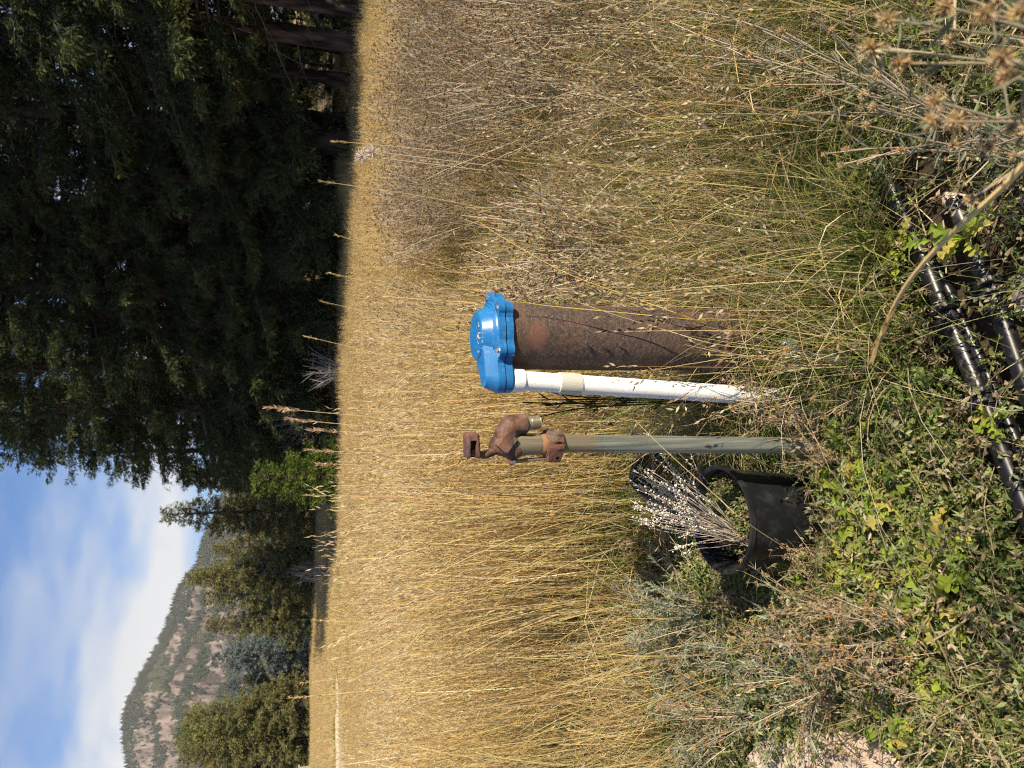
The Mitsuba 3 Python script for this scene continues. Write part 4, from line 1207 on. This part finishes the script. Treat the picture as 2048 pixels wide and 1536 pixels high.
#----SECTION-PLANTS
# ------------------------------------------------------------------ single plants
def head_mesh(R, tips, dirs, size, pal, n=34):
    """Dry thistle-like flower heads: a scaly cup with a tuft of bristles."""
    N = len(tips)
    i = np.repeat(np.arange(N), n)
    d0 = unit(dirs)[i]
    rd = unit(R.normal(size=(N * n, 3)))
    d = unit(d0 * R.uniform(0.1, 1.0, N * n)[:, None] + rd * 1.0)
    sz = np.broadcast_to(size, (N,))[i]
    c = pick(R, pal, N * n, 0.15)
    br = cards(tips[i] - d0 * sz[:, None] * 0.2, d, sz * R.uniform(0.35, 0.68, N * n), sz * (0.13 if n < 50 else 0.10), c, R)
    # cup
    m = 14
    j = np.repeat(np.arange(N), m)
    d1 = unit(R.normal(size=(N * m, 3)) * 0.6 + unit(dirs)[j] * 0.9)
    sj = np.broadcast_to(size, (N,))[j]
    cup = cards(tips[j] - unit(dirs)[j] * sj[:, None] * 0.42, d1, sj * 0.5, sj * 0.3, pick(R, [(0.30, 0.21, 0.12), (0.38, 0.28, 0.16)], N * m), R)
    return cat(br, cup)


def knapweed(seed, H, nb, spread, size=0.011, leafy=8, pal=None, bn=30):
    """A branching dry plant: main stems that fork, narrow grey-green leaves, a head on each tip."""
    R = rng(seed)
    pal = pal or [(0.42, 0.25, 0.10), (0.50, 0.33, 0.15), (0.34, 0.20, 0.09), (0.55, 0.40, 0.22)]
    a = R.uniform(0, 2 * PI, nb); l = H * R.uniform(0.65, 1.0, nb); sp = spread * R.uniform(0.2, 1.0, nb)
    s = np.linspace(0, 1, 8)[None]
    B = np.stack([np.cos(a)[:, None] * (sp * l)[:, None] * s ** 1.2, np.sin(a)[:, None] * (sp * l)[:, None] * s ** 1.2, l[:, None] * s], -1) + np.cumsum(R.normal(size=(nb, 8, 3)) * 0.006 * H, 1) * s[..., None]
    stemc = [(0.40, 0.32, 0.22), (0.32, 0.26, 0.18), (0.48, 0.39, 0.28), (0.28, 0.25, 0.17)]
    st = tubes(B, (0.0017 if nb < 20 else 0.0023) * (1 - 0.5 * s), pick(R, stemc, nb), 4)
    m = 4
    i = np.repeat(np.arange(nb), m)
    k = R.integers(3, 7, size=nb * m)
    d = unit(unit(B[i, k + 1] - B[i, k]) + R.normal(size=(nb * m, 3)) * 0.5)
    q = np.linspace(0, 1, 5)[None, :, None]
    bl = (H * R.uniform(0.08, 0.26, nb * m))[:, None, None]
    Q = B[i, k][:, None] + d[:, None] * q * bl + np.array([0, 0, 0.25]) * q ** 2 * bl
    br = tubes(Q, 0.0011 * (1 - 0.3 * q[..., 0]), pick(R, stemc, nb * m), 3)
    tips = np.vstack([B[:, -1], Q[:, -1]]); dirs = np.vstack([B[:, -1] - B[:, -2], Q[:, -1] - Q[:, -2]])
    hd = head_mesh(R, tips, dirs, size * R.uniform(0.7, 1.25, len(tips)), pal, bn)
    n = nb * leafy
    ib = R.integers(nb, size=n); kk = R.integers(0, 7, size=n)
    f = R.random(n)[:, None]
    pos = B[ib, kk] * (1 - f) + B[ib, kk + 1] * f
    lf = leaves(pos, R.normal(size=(n, 3)) + [0, 0, 0.3], R.uniform(0.018, 0.05, n), R.uniform(0.003, 0.007, n), pick(R, [(0.20, 0.21, 0.13), (0.27, 0.24, 0.15), (0.15, 0.16, 0.09), (0.30, 0.22, 0.14)], n), R)
    return cat(st, br), hd, lf


for i in range(5):
    st, hd, lf = knapweed(400 + i, 0.70, 22, 0.48, 0.017, 14, pal=[(0.30, 0.17, 0.08), (0.22, 0.12, 0.06), (0.36, 0.23, 0.12), (0.42, 0.28, 0.15)], bn=22)
    scene[f'thistle_group_{i}'] = {'type': 'shapegroup', 'stems': veg(st, 'dry_matter'), 'flower_heads': veg(hd), 'leaves': veg(lf)}
R = rng(21)
pts = [(x, y) for x, y in jitter_grid(R, lambda y: (0.30 + 0.05 * y, 0.56 * y + 0.3), 2.2, 6.6, 0.27) if meshkit.noise(np.array([x * 1.1, y * 0.8, 0.0]), 12) < 0.68]
for x, y in pts:
    s = R.uniform(0.72, 1.12)
    inst('dry_thistle', f'thistle_group_{R.integers(5)}', at(x, y, 0, R.uniform(0, 360), s), 'branching dry brown thistle-like plant in the dense stand right of the well casing', 'thistle', 'dry thistle-like plants massed at the right')

# plants close to the camera at the lower right, their heads out of focus
def near_knapweed(seed, root, heads, size, lab):
    R = rng(seed)
    tips = np.array([P(*h) for h in heads])
    n = len(tips)
    q = np.linspace(0, 1, 10)[None, :, None]
    fork = root + (tips.mean(0) - root) * 0.45
    B = (1 - q) ** 2 * root[None, None] + 2 * q * (1 - q) * (fork + R.normal(size=(n, 1, 3)) * 0.03) + q ** 2 * tips[:, None]
    B = B + np.cumsum(R.normal(size=(n, 10, 3)) * 0.0025, 1) * q * (1 - q) * 4
    stemc = [(0.36, 0.29, 0.19), (0.30, 0.25, 0.17)]
    st = tubes(B, 0.0022 * (1 - 0.4 * q[..., 0]), pick(R, stemc, n), 5)
    m = 3
    i = np.repeat(np.arange(n), m); k = R.integers(4, 9, size=n * m)
    d = unit(unit(B[i, k + 1 - (k == 9)] - B[i, k - 1]) + R.normal(size=(n * m, 3)) * 0.5)
    e = B[i, k] + d * R.uniform(0.03, 0.11, (n * m, 1))
    u = np.linspace(0, 1, 4)[None, :, None]
    st = cat(st, tubes(B[i, k][:, None] * (1 - u) + e[:, None] * u, 0.0013 + 0 * u[..., 0], pick(R, stemc, n * m), 4))
    pal = [(0.62, 0.45, 0.22), (0.70, 0.54, 0.30), (0.52, 0.36, 0.17), (0.74, 0.62, 0.42)]
    hd = cat(head_mesh(R, tips, B[:, -1] - B[:, -2] + [0, 0, 0.002], size * R.uniform(0.9, 1.3, n), pal, 130), head_mesh(R, e, d, size * R.uniform(0.5, 0.8, n * m), pal, 60))
    nl = n * 26
    ib = R.integers(n, size=nl); kk = R.integers(0, 9, size=nl); f = R.random(nl)[:, None]
    lf = leaves(B[ib, kk] * (1 - f) + B[ib, kk + 1] * f, R.normal(size=(nl, 3)) + [0, 0, 0.3], R.uniform(0.02, 0.05, nl), R.uniform(0.003, 0.006, nl), pick(R, [(0.24, 0.26, 0.17), (0.30, 0.29, 0.20), (0.19, 0.20, 0.12)], nl), R)
    k = thing('knapweed', lab, 'knapweed', 'dry knapweed plants at the lower right')
    part(k, 'stems', veg(st, 'dry_matter'), kind='stuff'); part(k, 'flower_heads', veg(hd), kind='stuff'); part(k, 'leaves', veg(lf), kind='stuff')


near_knapweed(431, np.array([0.40, 0.62, 0.0]), [(1769, 38, .62), (1733, 97, .66), (1795, 127, .64), (1887, 12, .60), (1965, 28, .52), (1960, -40, .55), (1850, -30, .62)], 0.019, 'dry knapweed closest to the lens in the lower right corner, big blurred tan heads')
near_knapweed(432, np.array([0.27, 0.60, 0.0]), [(1998, 113, .50), (2008, 150, .54), (1865, 201, .62), (1859, 243, .60), (1908, 242, .63), (2040, 22, .50), (2060, 260, .6)], 0.019, 'dry knapweed second from the lower right corner, blurred heads in a cluster')
near_knapweed(433, np.array([0.40, 0.98, 0.0]), [(1723, 190, 1.15), (1744, 215, 1.12), (1728, 250, 1.1), (1842, 160, 1.1), (1800, 300, 1.12), (1690, 300, 1.2), (1680, 330, 1.25), (1752, 150, 1.15), (1960, 240, .95), (1905, 290, 1.0)], 0.014, 'dry knapweed with sharp small heads leaning over the tangled grass')
near_knapweed(434, np.array([0.52, 1.15, 0.0]), [(1640, 185, 1.35), (1600, 120, 1.35), (1560, 60, 1.4), (1660, 60, 1.3), (1540, 170, 1.45), (1590, 230, 1.4), (1500, 110, 1.5), (1620, 20, 1.3), (1700, 20, 1.2), (1480, 40, 1.5)], 0.014, 'dry knapweed at the right edge just above the blurred heads')
near_knapweed(435, np.array([0.66, 1.35, 0.0]), [(1450, 20, 1.6), (1400, 70, 1.7), (1420, 130, 1.7), (1380, 20, 1.7), (1460, 200, 1.6), (1350, 110, 1.8), (1330, 40, 1.8), (1490, 60, 1.5)], 0.014, 'dry knapweed at the right edge in front of the thistle stand')

# the same kind scattered through the weed bed at the left
for i in range(3):
    st, hd, lf = knapweed(460 + i, 0.34, 6, 0.75, 0.014, 26, bn=30, pal=[(0.60, 0.38, 0.12), (0.50, 0.30, 0.12), (0.64, 0.45, 0.20)])
    scene[f'small_knapweed_group_{i}'] = {'type': 'shapegroup', 'stems': veg(st, 'dry_matter'), 'flower_heads': veg(hd), 'leaves': veg(lf)}
spots = [(1560, 1290, 'dry knapweed with orange heads between the silver plants and the stone slab'), (1680, 1230, 'dry knapweed in the middle of the left weed bed'), (1740, 1340, 'dry knapweed right of the stone slab'), (1560, 1425, 'dry knapweed leaning over the stone slab'), (1450, 1300, 'dry knapweed beside the edging timber'),
         (1500, 1420, 'dry knapweed at the left end of the edging timber'), (1880, 1270, 'dry knapweed low at the bottom left'), (1800, 760, 'sparse knapweed between the white pipe and the irrigation pipes'), (1940, 1420, 'dry knapweed at the bottom left corner'), (1600, 800, 'brown-headed weed at the foot of the white pipe')]
for i, (px, py, lab) in enumerate(spots):
    p = G(px, py)
    inst('small_knapweed', f'small_knapweed_group_{i % 3}', at(p[0], p[1], 0, 77 * i, 0.75 + 0.08 * (i % 4)), lab, 'knapweed', 'small dry knapweed plants in the weed bed')


# silver-leaved plants
def silver(seed, H, nb):
    R = rng(seed)
    a = R.uniform(0, 2 * PI, nb); l = H * R.uniform(0.5, 1, nb); sp = R.uniform(0.15, 0.8, nb)
    s = np.linspace(0, 1, 6)[None]
    B = np.stack([np.cos(a)[:, None] * (sp * l)[:, None] * s, np.sin(a)[:, None] * (sp * l)[:, None] * s, l[:, None] * s * (1 - 0.25 * sp[:, None] * s)], -1)
    st = tubes(B, 0.0014 * (1 - 0.4 * s), pick(R, [(0.32, 0.34, 0.26), (0.30, 0.25, 0.20)], nb), 3)
    n = nb * 34
    ib = R.integers(nb, size=n); u = R.uniform(0.15, 1.0, n) * 5
    k = np.minimum(u.astype(int), 4); f = (u - k)[:, None]
    pos = B[ib, k] * (1 - f) + B[ib, k + 1] * f
    fw = unit(B[ib, k + 1] - B[ib, k])
    lf = leaves(pos, fw * 0.8 + R.normal(size=(n, 3)) * 0.6, R.uniform(0.014, 0.038, n), R.uniform(0.003, 0.006, n), pick(R, [(0.34, 0.38, 0.28), (0.43, 0.47, 0.37), (0.27, 0.31, 0.19), (0.36, 0.30, 0.29), (0.22, 0.27, 0.13)], n), R)
    return st, lf


for i in range(4):
    st, lf = silver(500 + i, 0.26, 16)
    scene[f'silver_group_{i}'] = {'type': 'shapegroup', 'stems': veg(st, 'dry_matter'), 'leaves': veg(lf)}
spots = [(1330, 1160, 'purplish silver-leaved plant behind the pots'), (1400, 1190, 'silver-leaved plant left of the planted pot'), (1380, 1240, 'silver-leaved plant over the edging timber'), (1440, 1225, 'grey-green leafy plant in front of the edging timber'), (1450, 1270, 'brightest silver-leaved plant in the left weed bed'),
         (1495, 1300, 'silver-leaved plant nearest the knapweed'), (1370, 1310, 'silver-leaved plant behind the timber at left'), (1420, 1370, 'silver-leaved plant right of the left timber end'), (1530, 1380, 'silver-leaved plant next to the stone slab'), (1460, 1480, 'silver-leaved plant at the left edge above the slab'), (1340, 1230, 'green narrow-leaved plant at the meadow edge'), (1660, 1340, 'silver-leaved plant low beside the slab'), (1590, 1440, 'silver sprig growing over the slab')]
for i, (px, py, lab) in enumerate(spots):
    p = G(px, py)
    inst('silver_plant', f'silver_group_{i % 4}', at(p[0], p[1], 0, 53 * i, 0.8 + 0.1 * (i % 4)), lab, 'plant', 'silver-leaved plants at the left')


# broad bright green leaves (dandelion-like rosettes)
def lobed_leaf(R, base, d, L, W, col, up):
    """One lobed leaf as a strip with a toothed edge and a sunken rib."""
    K = 19
    s = np.linspace(0, 1, K)
    prof = np.sin(np.clip(s, 0, 1) ** 0.8 * PI) ** 0.7 * (0.35 + 0.75 * s) * (1 + 0.6 * np.sign(np.sin(s * 30)) * (0.5 + s * 0.3))
    prof[0], prof[-1] = 0.08, 0.02
    z = up * (s - 0.9 * s ** 2) * L
    side = np.array([-d[1], d[0], 0])
    c = base + np.outer(s * L, d) + np.column_stack([0 * s, 0 * s, z])
    wv = side[None] * (prof * W / 2)[:, None]
    lift = np.array([0, 0, 1.0])[None] * (prof * W * 0.16 + 0.004 * np.sin(s * 9 + R.uniform(0, 6)))[:, None]
    V = np.stack([c - wv + lift, c, c + wv + lift], 1).reshape(-1, 3)
    k = np.arange(K - 1)[:, None] * 3
    Fc = np.vstack([k + [0, 1, 4], k + [0, 4, 3], k + [1, 2, 5], k + [1, 5, 4]])
    C = np.repeat(np.array([col, col * 0.8 + [0.06, 0.06, 0.02], col]), K, 0).reshape(3, K, 3).transpose(1, 0, 2).reshape(-1, 3)
    return V, Fc, C


def rosette(seed, n, L):
    R = rng(seed)
    ms = []
    for i in range(n):
        a = i * 2.4 + R.normal() * 0.3
        l = L * R.uniform(0.6, 1.1)
        ms.append(lobed_leaf(R, np.array([0, 0, 0.008 + 0.002 * i]), np.array([math.cos(a), math.sin(a), 0]), l, l * R.uniform(0.30, 0.42), pick(R, [(0.28, 0.36, 0.045), (0.34, 0.42, 0.06), (0.22, 0.31, 0.04), (0.38, 0.43, 0.075), (0.45, 0.40, 0.10)], 1)[0], R.uniform(0.45, 1.1)))
    return cat(*ms)


for i in range(4):
    scene[f'rosette_group_{i}'] = {'type': 'shapegroup', 'leaf': veg(rosette(600 + i, 9, 0.105))}
spots = [(1855, 500, 'bright green leaf rosette between the two right-hand pipes', .7), (1985, 480, 'broad green leaves beside the lower right pipe', .8), (2040, 835, 'bright green leaves right of the second pipe coupling', .55), (1770, 890, 'yellow-green leafy weed in front of the hydrant', .9), (1800, 960, 'bright leafy weed between hydrant and pipe', .95), (1715, 1000, 'small green leaves growing at the edge of the pinkish stone', .45), (1780, 1050, 'yellow-green rosette in front of the pinkish stone', 1.0), (1850, 1010, 'leafy weed close to the longest pipe', .7), (1890, 1110, 'leafy weed left of the longest pipe', .85), (1640, 1120, 'green leaves at the left foot of the planted pot', .8),
         (1930, 1200, 'bright leaves low at the bottom, left of the pipe', 1.1), (1950, 1100, 'green rosette near the bottom edge', .9), (1900, 1330, 'broad-bladed green weed at the bottom left', 1.0), (1790, 1180, 'leafy weed in the middle of the weed bed', .8), (1700, 920, 'green leaves at the foot of the hydrant', .9), (1830, 1440, 'green leaves right of the stone slab', .8), (1745, 1120, 'yellow-green leaves left of the pinkish stone', .85)]
for i, (px, py, lab, s) in enumerate(spots):
    p = G(px, py)
    inst('leafy_weed', f'rosette_group_{i % 4}', at(p[0], p[1], 0.06, 67 * i, s * 1.0), lab, 'weed', 'bright green leafy weeds in the foreground')


# dried lavender and mossy growth in the pot
R = rng(31)
lk = thing('dry_lavender', 'bunch of dry grey lavender stalks leaning out of the black pot', 'lavender')
n = 85
base = POT + np.array([-0.050, -0.02, 0.190]) + R.normal(size=(n, 3)) * [0.012, 0.012, 0.004]
tipp = np.array([P(1275 + R.uniform(-22, 110), 985 + R.normal() * 44, 1.80 + R.normal() * 0.05) for _ in range(n)])
s = np.linspace(0, 1, 8)[None, :, None]
B = base[:, None] * (1 - s) + tipp[:, None] * s + np.array([0, 0, 0.05]) * np.sin(s * PI) * R.normal(0.3, 0.5, (n, 1, 1)) + np.cumsum(R.normal(size=(n, 8, 3)) * 0.0025, 1)
part(lk, 'stalks', veg(tubes(B, 0.0012 * (1 - 0.3 * s[..., 0]), pick(R, [(0.46, 0.38, 0.30), (0.38, 0.31, 0.24), (0.54, 0.47, 0.38)], n), 4), 'dry_matter'))
m = 13
i = np.repeat(np.arange(n), m)
t = R.uniform(0.68, 1.0, n * m) * 7
k = np.minimum(t.astype(int), 6); f = (t - k)[:, None]
pos = B[i, k] * (1 - f) + B[i, k + 1] * f + R.normal(size=(n * m, 3)) * 0.0022
bd = trimesh.creation.icosphere(subdivisions=1, radius=1.0)
sz = R.uniform(0.0013, 0.0027, n * m)
V = (pos[:, None] + bd.vertices[None] * sz[:, None, None]).reshape(-1, 3)
Fc = (bd.faces[None] + (np.arange(n * m) * len(bd.vertices))[:, None, None]).reshape(-1, 3)
part(lk, 'buds', veg((V, Fc, np.repeat(pick(R, [(0.52, 0.47, 0.40), (0.43, 0.38, 0.33), (0.60, 0.55, 0.48)], n * m), len(bd.vertices), 0)), 'dry_matter'), 'pale grey-white buds along the stalk ends')
tk = thing('creeping_thyme', 'low pale green creeping plant covering the soil in the black pot', 'plant')
n = 2600
q = R.normal(size=(n, 2)) * [0.045, 0.05]
q = q[np.hypot(q[:, 0] , q[:, 1]) < 0.108]
n = len(q)
pos = np.column_stack([POT[0] + 0.012 + q[:, 0], POT[1] + 0.012 + q[:, 1], POT[2] + 0.200 + R.uniform(0, 0.032, n) + 0.018 * np.exp(-(np.hypot(q[:, 0], q[:, 1]) / 0.06) ** 2)])
part(tk, 'leaves', veg(leaves(pos, R.normal(size=(n, 3)) + [0, 0, 0.5], R.uniform(0.006, 0.012, n), R.uniform(0.004, 0.008, n), pick(R, [(0.25, 0.27, 0.11), (0.33, 0.33, 0.17), (0.18, 0.22, 0.07), (0.40, 0.36, 0.22), (0.15, 0.22, 0.05)], n), R)))


# brown dried weeds (dock and the like) standing around the pipes
def dried_weed(seed, H, nb=5):
    R = rng(seed)
    s = np.linspace(0, 1, 9)[None]
    a = R.uniform(0, 2 * PI, nb); l = H * R.uniform(0.55, 1, nb); sp = R.uniform(0.05, 0.35, nb)
    B = np.stack([np.cos(a)[:, None] * (sp * l)[:, None] * s, np.sin(a)[:, None] * (sp * l)[:, None] * s, l[:, None] * s], -1) + np.cumsum(R.normal(size=(nb, 9, 3)) * 0.008 * H, 1) * s[..., None]
    st = tubes(B, 0.0022 * (1 - 0.6 * s), pick(R, [(0.30, 0.18, 0.10), (0.24, 0.15, 0.10), (0.36, 0.25, 0.16)], nb), 4)
    m = 9
    i = np.repeat(np.arange(nb), m); k = R.integers(2, 8, size=nb * m)
    d = unit(R.normal(size=(nb * m, 3)) + [0, 0, 0.4])
    q = np.linspace(0, 1, 4)[None, :, None]
    Q = B[i, k][:, None] + d[:, None] * q * (H * R.uniform(0.05, 0.2, nb * m))[:, None, None]
    br = tubes(Q, 0.001 + 0 * q[..., 0], pick(R, [(0.30, 0.20, 0.13)], nb * m), 3)
    n = nb * m * 9
    j = R.integers(nb * m, size=n); f = R.random(n)[:, None]
    pos = Q[j, 0] * (1 - f) + Q[j, -1] * f
    lf = leaves(pos, R.normal(size=(n, 3)), R.uniform(0.006, 0.016, n), R.uniform(0.004, 0.010, n), pick(R, [(0.42, 0.33, 0.22), (0.50, 0.42, 0.30), (0.30, 0.21, 0.14), (0.44, 0.35, 0.25), (0.38, 0.37, 0.22)], n), R, 0.4)
    return cat(st, br), lf


for i in range(4):
    st, lf = dried_weed(700 + i, 0.42)
    scene[f'dried_group_{i}'] = {'type': 'shapegroup', 'stems': veg(st, 'dry_matter'), 'seeds': veg(lf)}
spots = [(1715, 845, 'brown dried weed right of the hydrant pipe, crumpled leaves', .8), (1750, 925, 'dried weed with brown stalks in front of the planted pot', .6), (1660, 830, 'brown seedy weed between hydrant and white pipe', .7), (1590, 770, 'dried brown weed against the foot of the white pipe', .6), (1690, 1110, 'brown dry weed left of the pinkish stone', .6), (1760, 1220, 'dense brown dried weed in the middle of the left bed', .7), (1830, 1220, 'brown dried weed low at the bottom left', .7), (1790, 1290, 'reddish dried stalks right of the slab', .8), (1900, 1310, 'thick dried stem arching at the bottom left', .8), (1540, 1200, 'dried weed left of the planted pot', .6), (1640, 1260, 'tan dry weed between the pot and the slab', .7), (1480, 850, 'dead tuft between the hydrant and the white pipe', .5), (1320, 1090, 'brown dried weed behind the tipped pot', .6), (1290, 1180, 'purplish dried weed at the meadow edge', .6), (1470, 120, 'dried brown weed in the tangled grass near the right edge', 1.0), (1560, 330, 'dried brown weed in the tangled grass right of the casing', .8), (1430, 260, 'dried weed behind the tangled grass, right of the casing', 1.0), (1500, 480, 'dried weed close to the right side of the casing foot', .8), (1640, 420, 'low dried weed between the casing and the pipes', .7), (1600, 200, 'dried weed beneath the knapweed heads', .9)]
for i, (px, py, lab, s) in enumerate(spots):
    p = G(px, py)
    inst('dried_weed', f'dried_group_{i % 4}', at(p[0], p[1], 0, 91 * i, s), lab, 'weed', 'brown dried weeds in the bed')


# single stalks that stand out
def stalk(key, pts, r, col, lab, headlen=0, headw=0.006, group=None, n=24, seed=0, cat_='grass stalk', bsdf='dry_matter', nk=26, spread=0.33):
    R = rng(900 + seed)
    path = smooth_path(pts, n)
    s = np.linspace(0, 1, n)
    k = thing(key, lab, cat_, group)
    part(k, 'stem', veg(tubes(path[None], (r * (1 - 0.45 * s))[None], np.array(col), 6), bsdf))
    if headlen:
        L = np.concatenate([[0], np.cumsum(np.linalg.norm(np.diff(path, axis=0), axis=1))])
        u = L[-1] - headlen * R.random(nk * 2) ** 1.0
        pos = np.stack([np.interp(u, L, path[:, c]) for c in range(3)], -1)
        d = unit(path[-1] - path[-4])[None] + R.normal(size=(nk * 2, 3)) * spread
        part(k, 'seed_head', veg(cards(pos, d, headlen * 0.14 + 0.008, headw, pick(R, [tuple(np.array(col) * 1.1), tuple(np.array(col) * 0.85)], nk * 2), R)))
    return k


stalk('bent_straw', [P(2075, 300, 0.62), P(2000, 380, 0.66), P(1900, 470, 0.72), P(1820, 560, 0.79), P(1775, 640, 0.85), P(1742, 722, 0.90)], 0.0036, (0.60, 0.43, 0.18), 'thick bent golden straw arching over the black pipes close to the lens', 0.10, 0.004, seed=1, nk=40, spread=0.10)
stalk('leaning_straw', [G(1520, 690), P(1390, 640, 1.9), P(1250, 590, 1.86), P(1130, 545, 1.83), P(1010, 478, 1.82), P(960, 445, 1.82)], 0.0016, (0.55, 0.34, 0.08), 'golden straw leaning right across the casing', 0, seed=2)
stalk('leaning_straw', [G(1560, 700), P(1440, 690, 1.82), P(1330, 660, 1.78), P(1200, 620, 1.72), P(1120, 590, 1.70)], 0.0014, (0.50, 0.40, 0.22), 'pale straw with a seed head crossing the casing', 0.05, 0.005, seed=3)
stalk('leaning_straw', [G(1530, 645), P(1400, 640, 1.86), P(1240, 625, 1.80), P(1100, 612, 1.78), P(1040, 604, 1.76)], 0.0014, (0.48, 0.42, 0.08), 'yellow-green straw running up along the right side of the casing', 0, seed=4)
stalk('leaning_straw', [G(1600, 712), P(1480, 715, 1.80), P(1380, 728, 1.72), P(1290, 744, 1.68)], 0.0013, (0.50, 0.36, 0.15), 'short straw leaning left across the casing foot', 0.04, 0.004, seed=5)
stalk('leaning_straw', [G(1610, 1120), P(1500, 1050, 1.55), P(1430, 990, 1.50), P(1330, 900, 1.47), P(1270, 840, 1.46)], 0.0013, (0.52, 0.36, 0.17), 'tan straw rising from the pot across the hydrant pipe', 0, seed=6)
TALL = [(535, 815, 880, 3.6, 1), (575, 838, 900, 3.7, 1), (610, 672, 780, 4.2, 0), (618, 860, 900, 3.6, 1), (612, 900, 935, 4.0, 1), (632, 928, 950, 4.4, 1), (655, 545, 640, 4.0, 0), (672, 470, 580, 4.0, 0), (640, 362, 420, 3.8, 0), (665, 282, 310, 3.4, 0), (606, 990, 1010, 5.0, 0), (580, 1396, 1390, 3.4, 0), (600, 1366, 1350, 4.0, 0), (640, 602, 680, 5.0, 0), (625, 1240, 1275, 4.6, 0)]
for i, (px, py, by, D, big) in enumerate(TALL):
    tp = PY(px, py, D)
    foot = np.array([PY(900, by, D)[0], D + 0.02, 0.0])
    mid = foot * 0.45 + tp * 0.55 + np.array([0.01, 0, 0.03])
    stalk('seed_stalk', [foot, foot * 0.75 + tp * 0.25 + [0, 0, 0.02], mid, tp], 0.0026 if big else 0.0020, (0.56, 0.42, 0.20) if not big else (0.52, 0.38, 0.24),
          'tall pale seed stalk standing clear of the meadow grass', 0.15 if big else 0.08, 0.008 if big else 0.004, 'seed stalks rising above the meadow', 14, 30 + i, nk=34 if big else 20)

# two white fluffy seed heads at the far right
for i, (px, py, D, lab) in enumerate([(725, 312, 3.3, 'white fluffy seed head, higher one of two before the wood'), (745, 303, 3.3, 'white fluffy seed head, lower one of two before the wood')]):
    R = rng(950 + i)
    tp = PY(px, py, D)
    k = thing('fluffy_seed_head', lab, 'seed head')
    foot = np.array([tp[0] - 0.03, D, 0.0])
    part(k, 'stem', veg(tubes(smooth_path([foot, foot * 0.5 + tp * 0.5, tp], 10)[None], 0.0025, np.array([0.4, 0.35, 0.22]), 5), 'dry_matter'))
    n = 150
    d = unit(R.normal(size=(n, 3)) + [0, 0, 0.35])
    Pt = tp[None, None] + d[:, None] * np.linspace(0.1, 1, 4)[None, :, None] * R.uniform(0.028, 0.042, n)[:, None, None]
    part(k, 'bristles', veg(ribbons(Pt, np.full((n, 4), 0.0022), pick(R, [(0.68, 0.58, 0.48), (0.75, 0.68, 0.60)], n), R)))

# dark leafy sprig between the hydrant and the conduit
R = rng(61)
k = thing('leafy_sprig', 'dark green narrow-leaved sprig standing between hydrant and white pipe', 'plant')
foot = G(1500, 800)
Bs = []
for j, (px, py) in enumerate([(1058, 776), (1075, 800), (1090, 812), (1045, 805), (1105, 775), (1060, 838)]):
    tp = PY(px, py, 1.72 + 0.02 * j)
    Bs.append(smooth_path([foot, foot * 0.55 + PY(1250, 790 + 4 * j, 1.75) * 0.45, PY(1180, 795 + 4 * j, 1.74), tp], 12))
Bs = np.array(Bs)
part(k, 'stems', veg(tubes(Bs, 0.0015, np.array([0.07, 0.08, 0.03]), 4)))
n = 46
ib = R.integers(len(Bs), size=n); kk = R.integers(5, 11, size=n)
part(k, 'leaves', veg(leaves(Bs[ib, kk], unit(Bs[ib, kk + 1] - Bs[ib, kk]) + R.normal(size=(n, 3)) * 0.35, R.uniform(0.03, 0.07, n), R.uniform(0.004, 0.008, n), pick(R, [(0.05, 0.08, 0.022), (0.08, 0.11, 0.03)], n), R)))
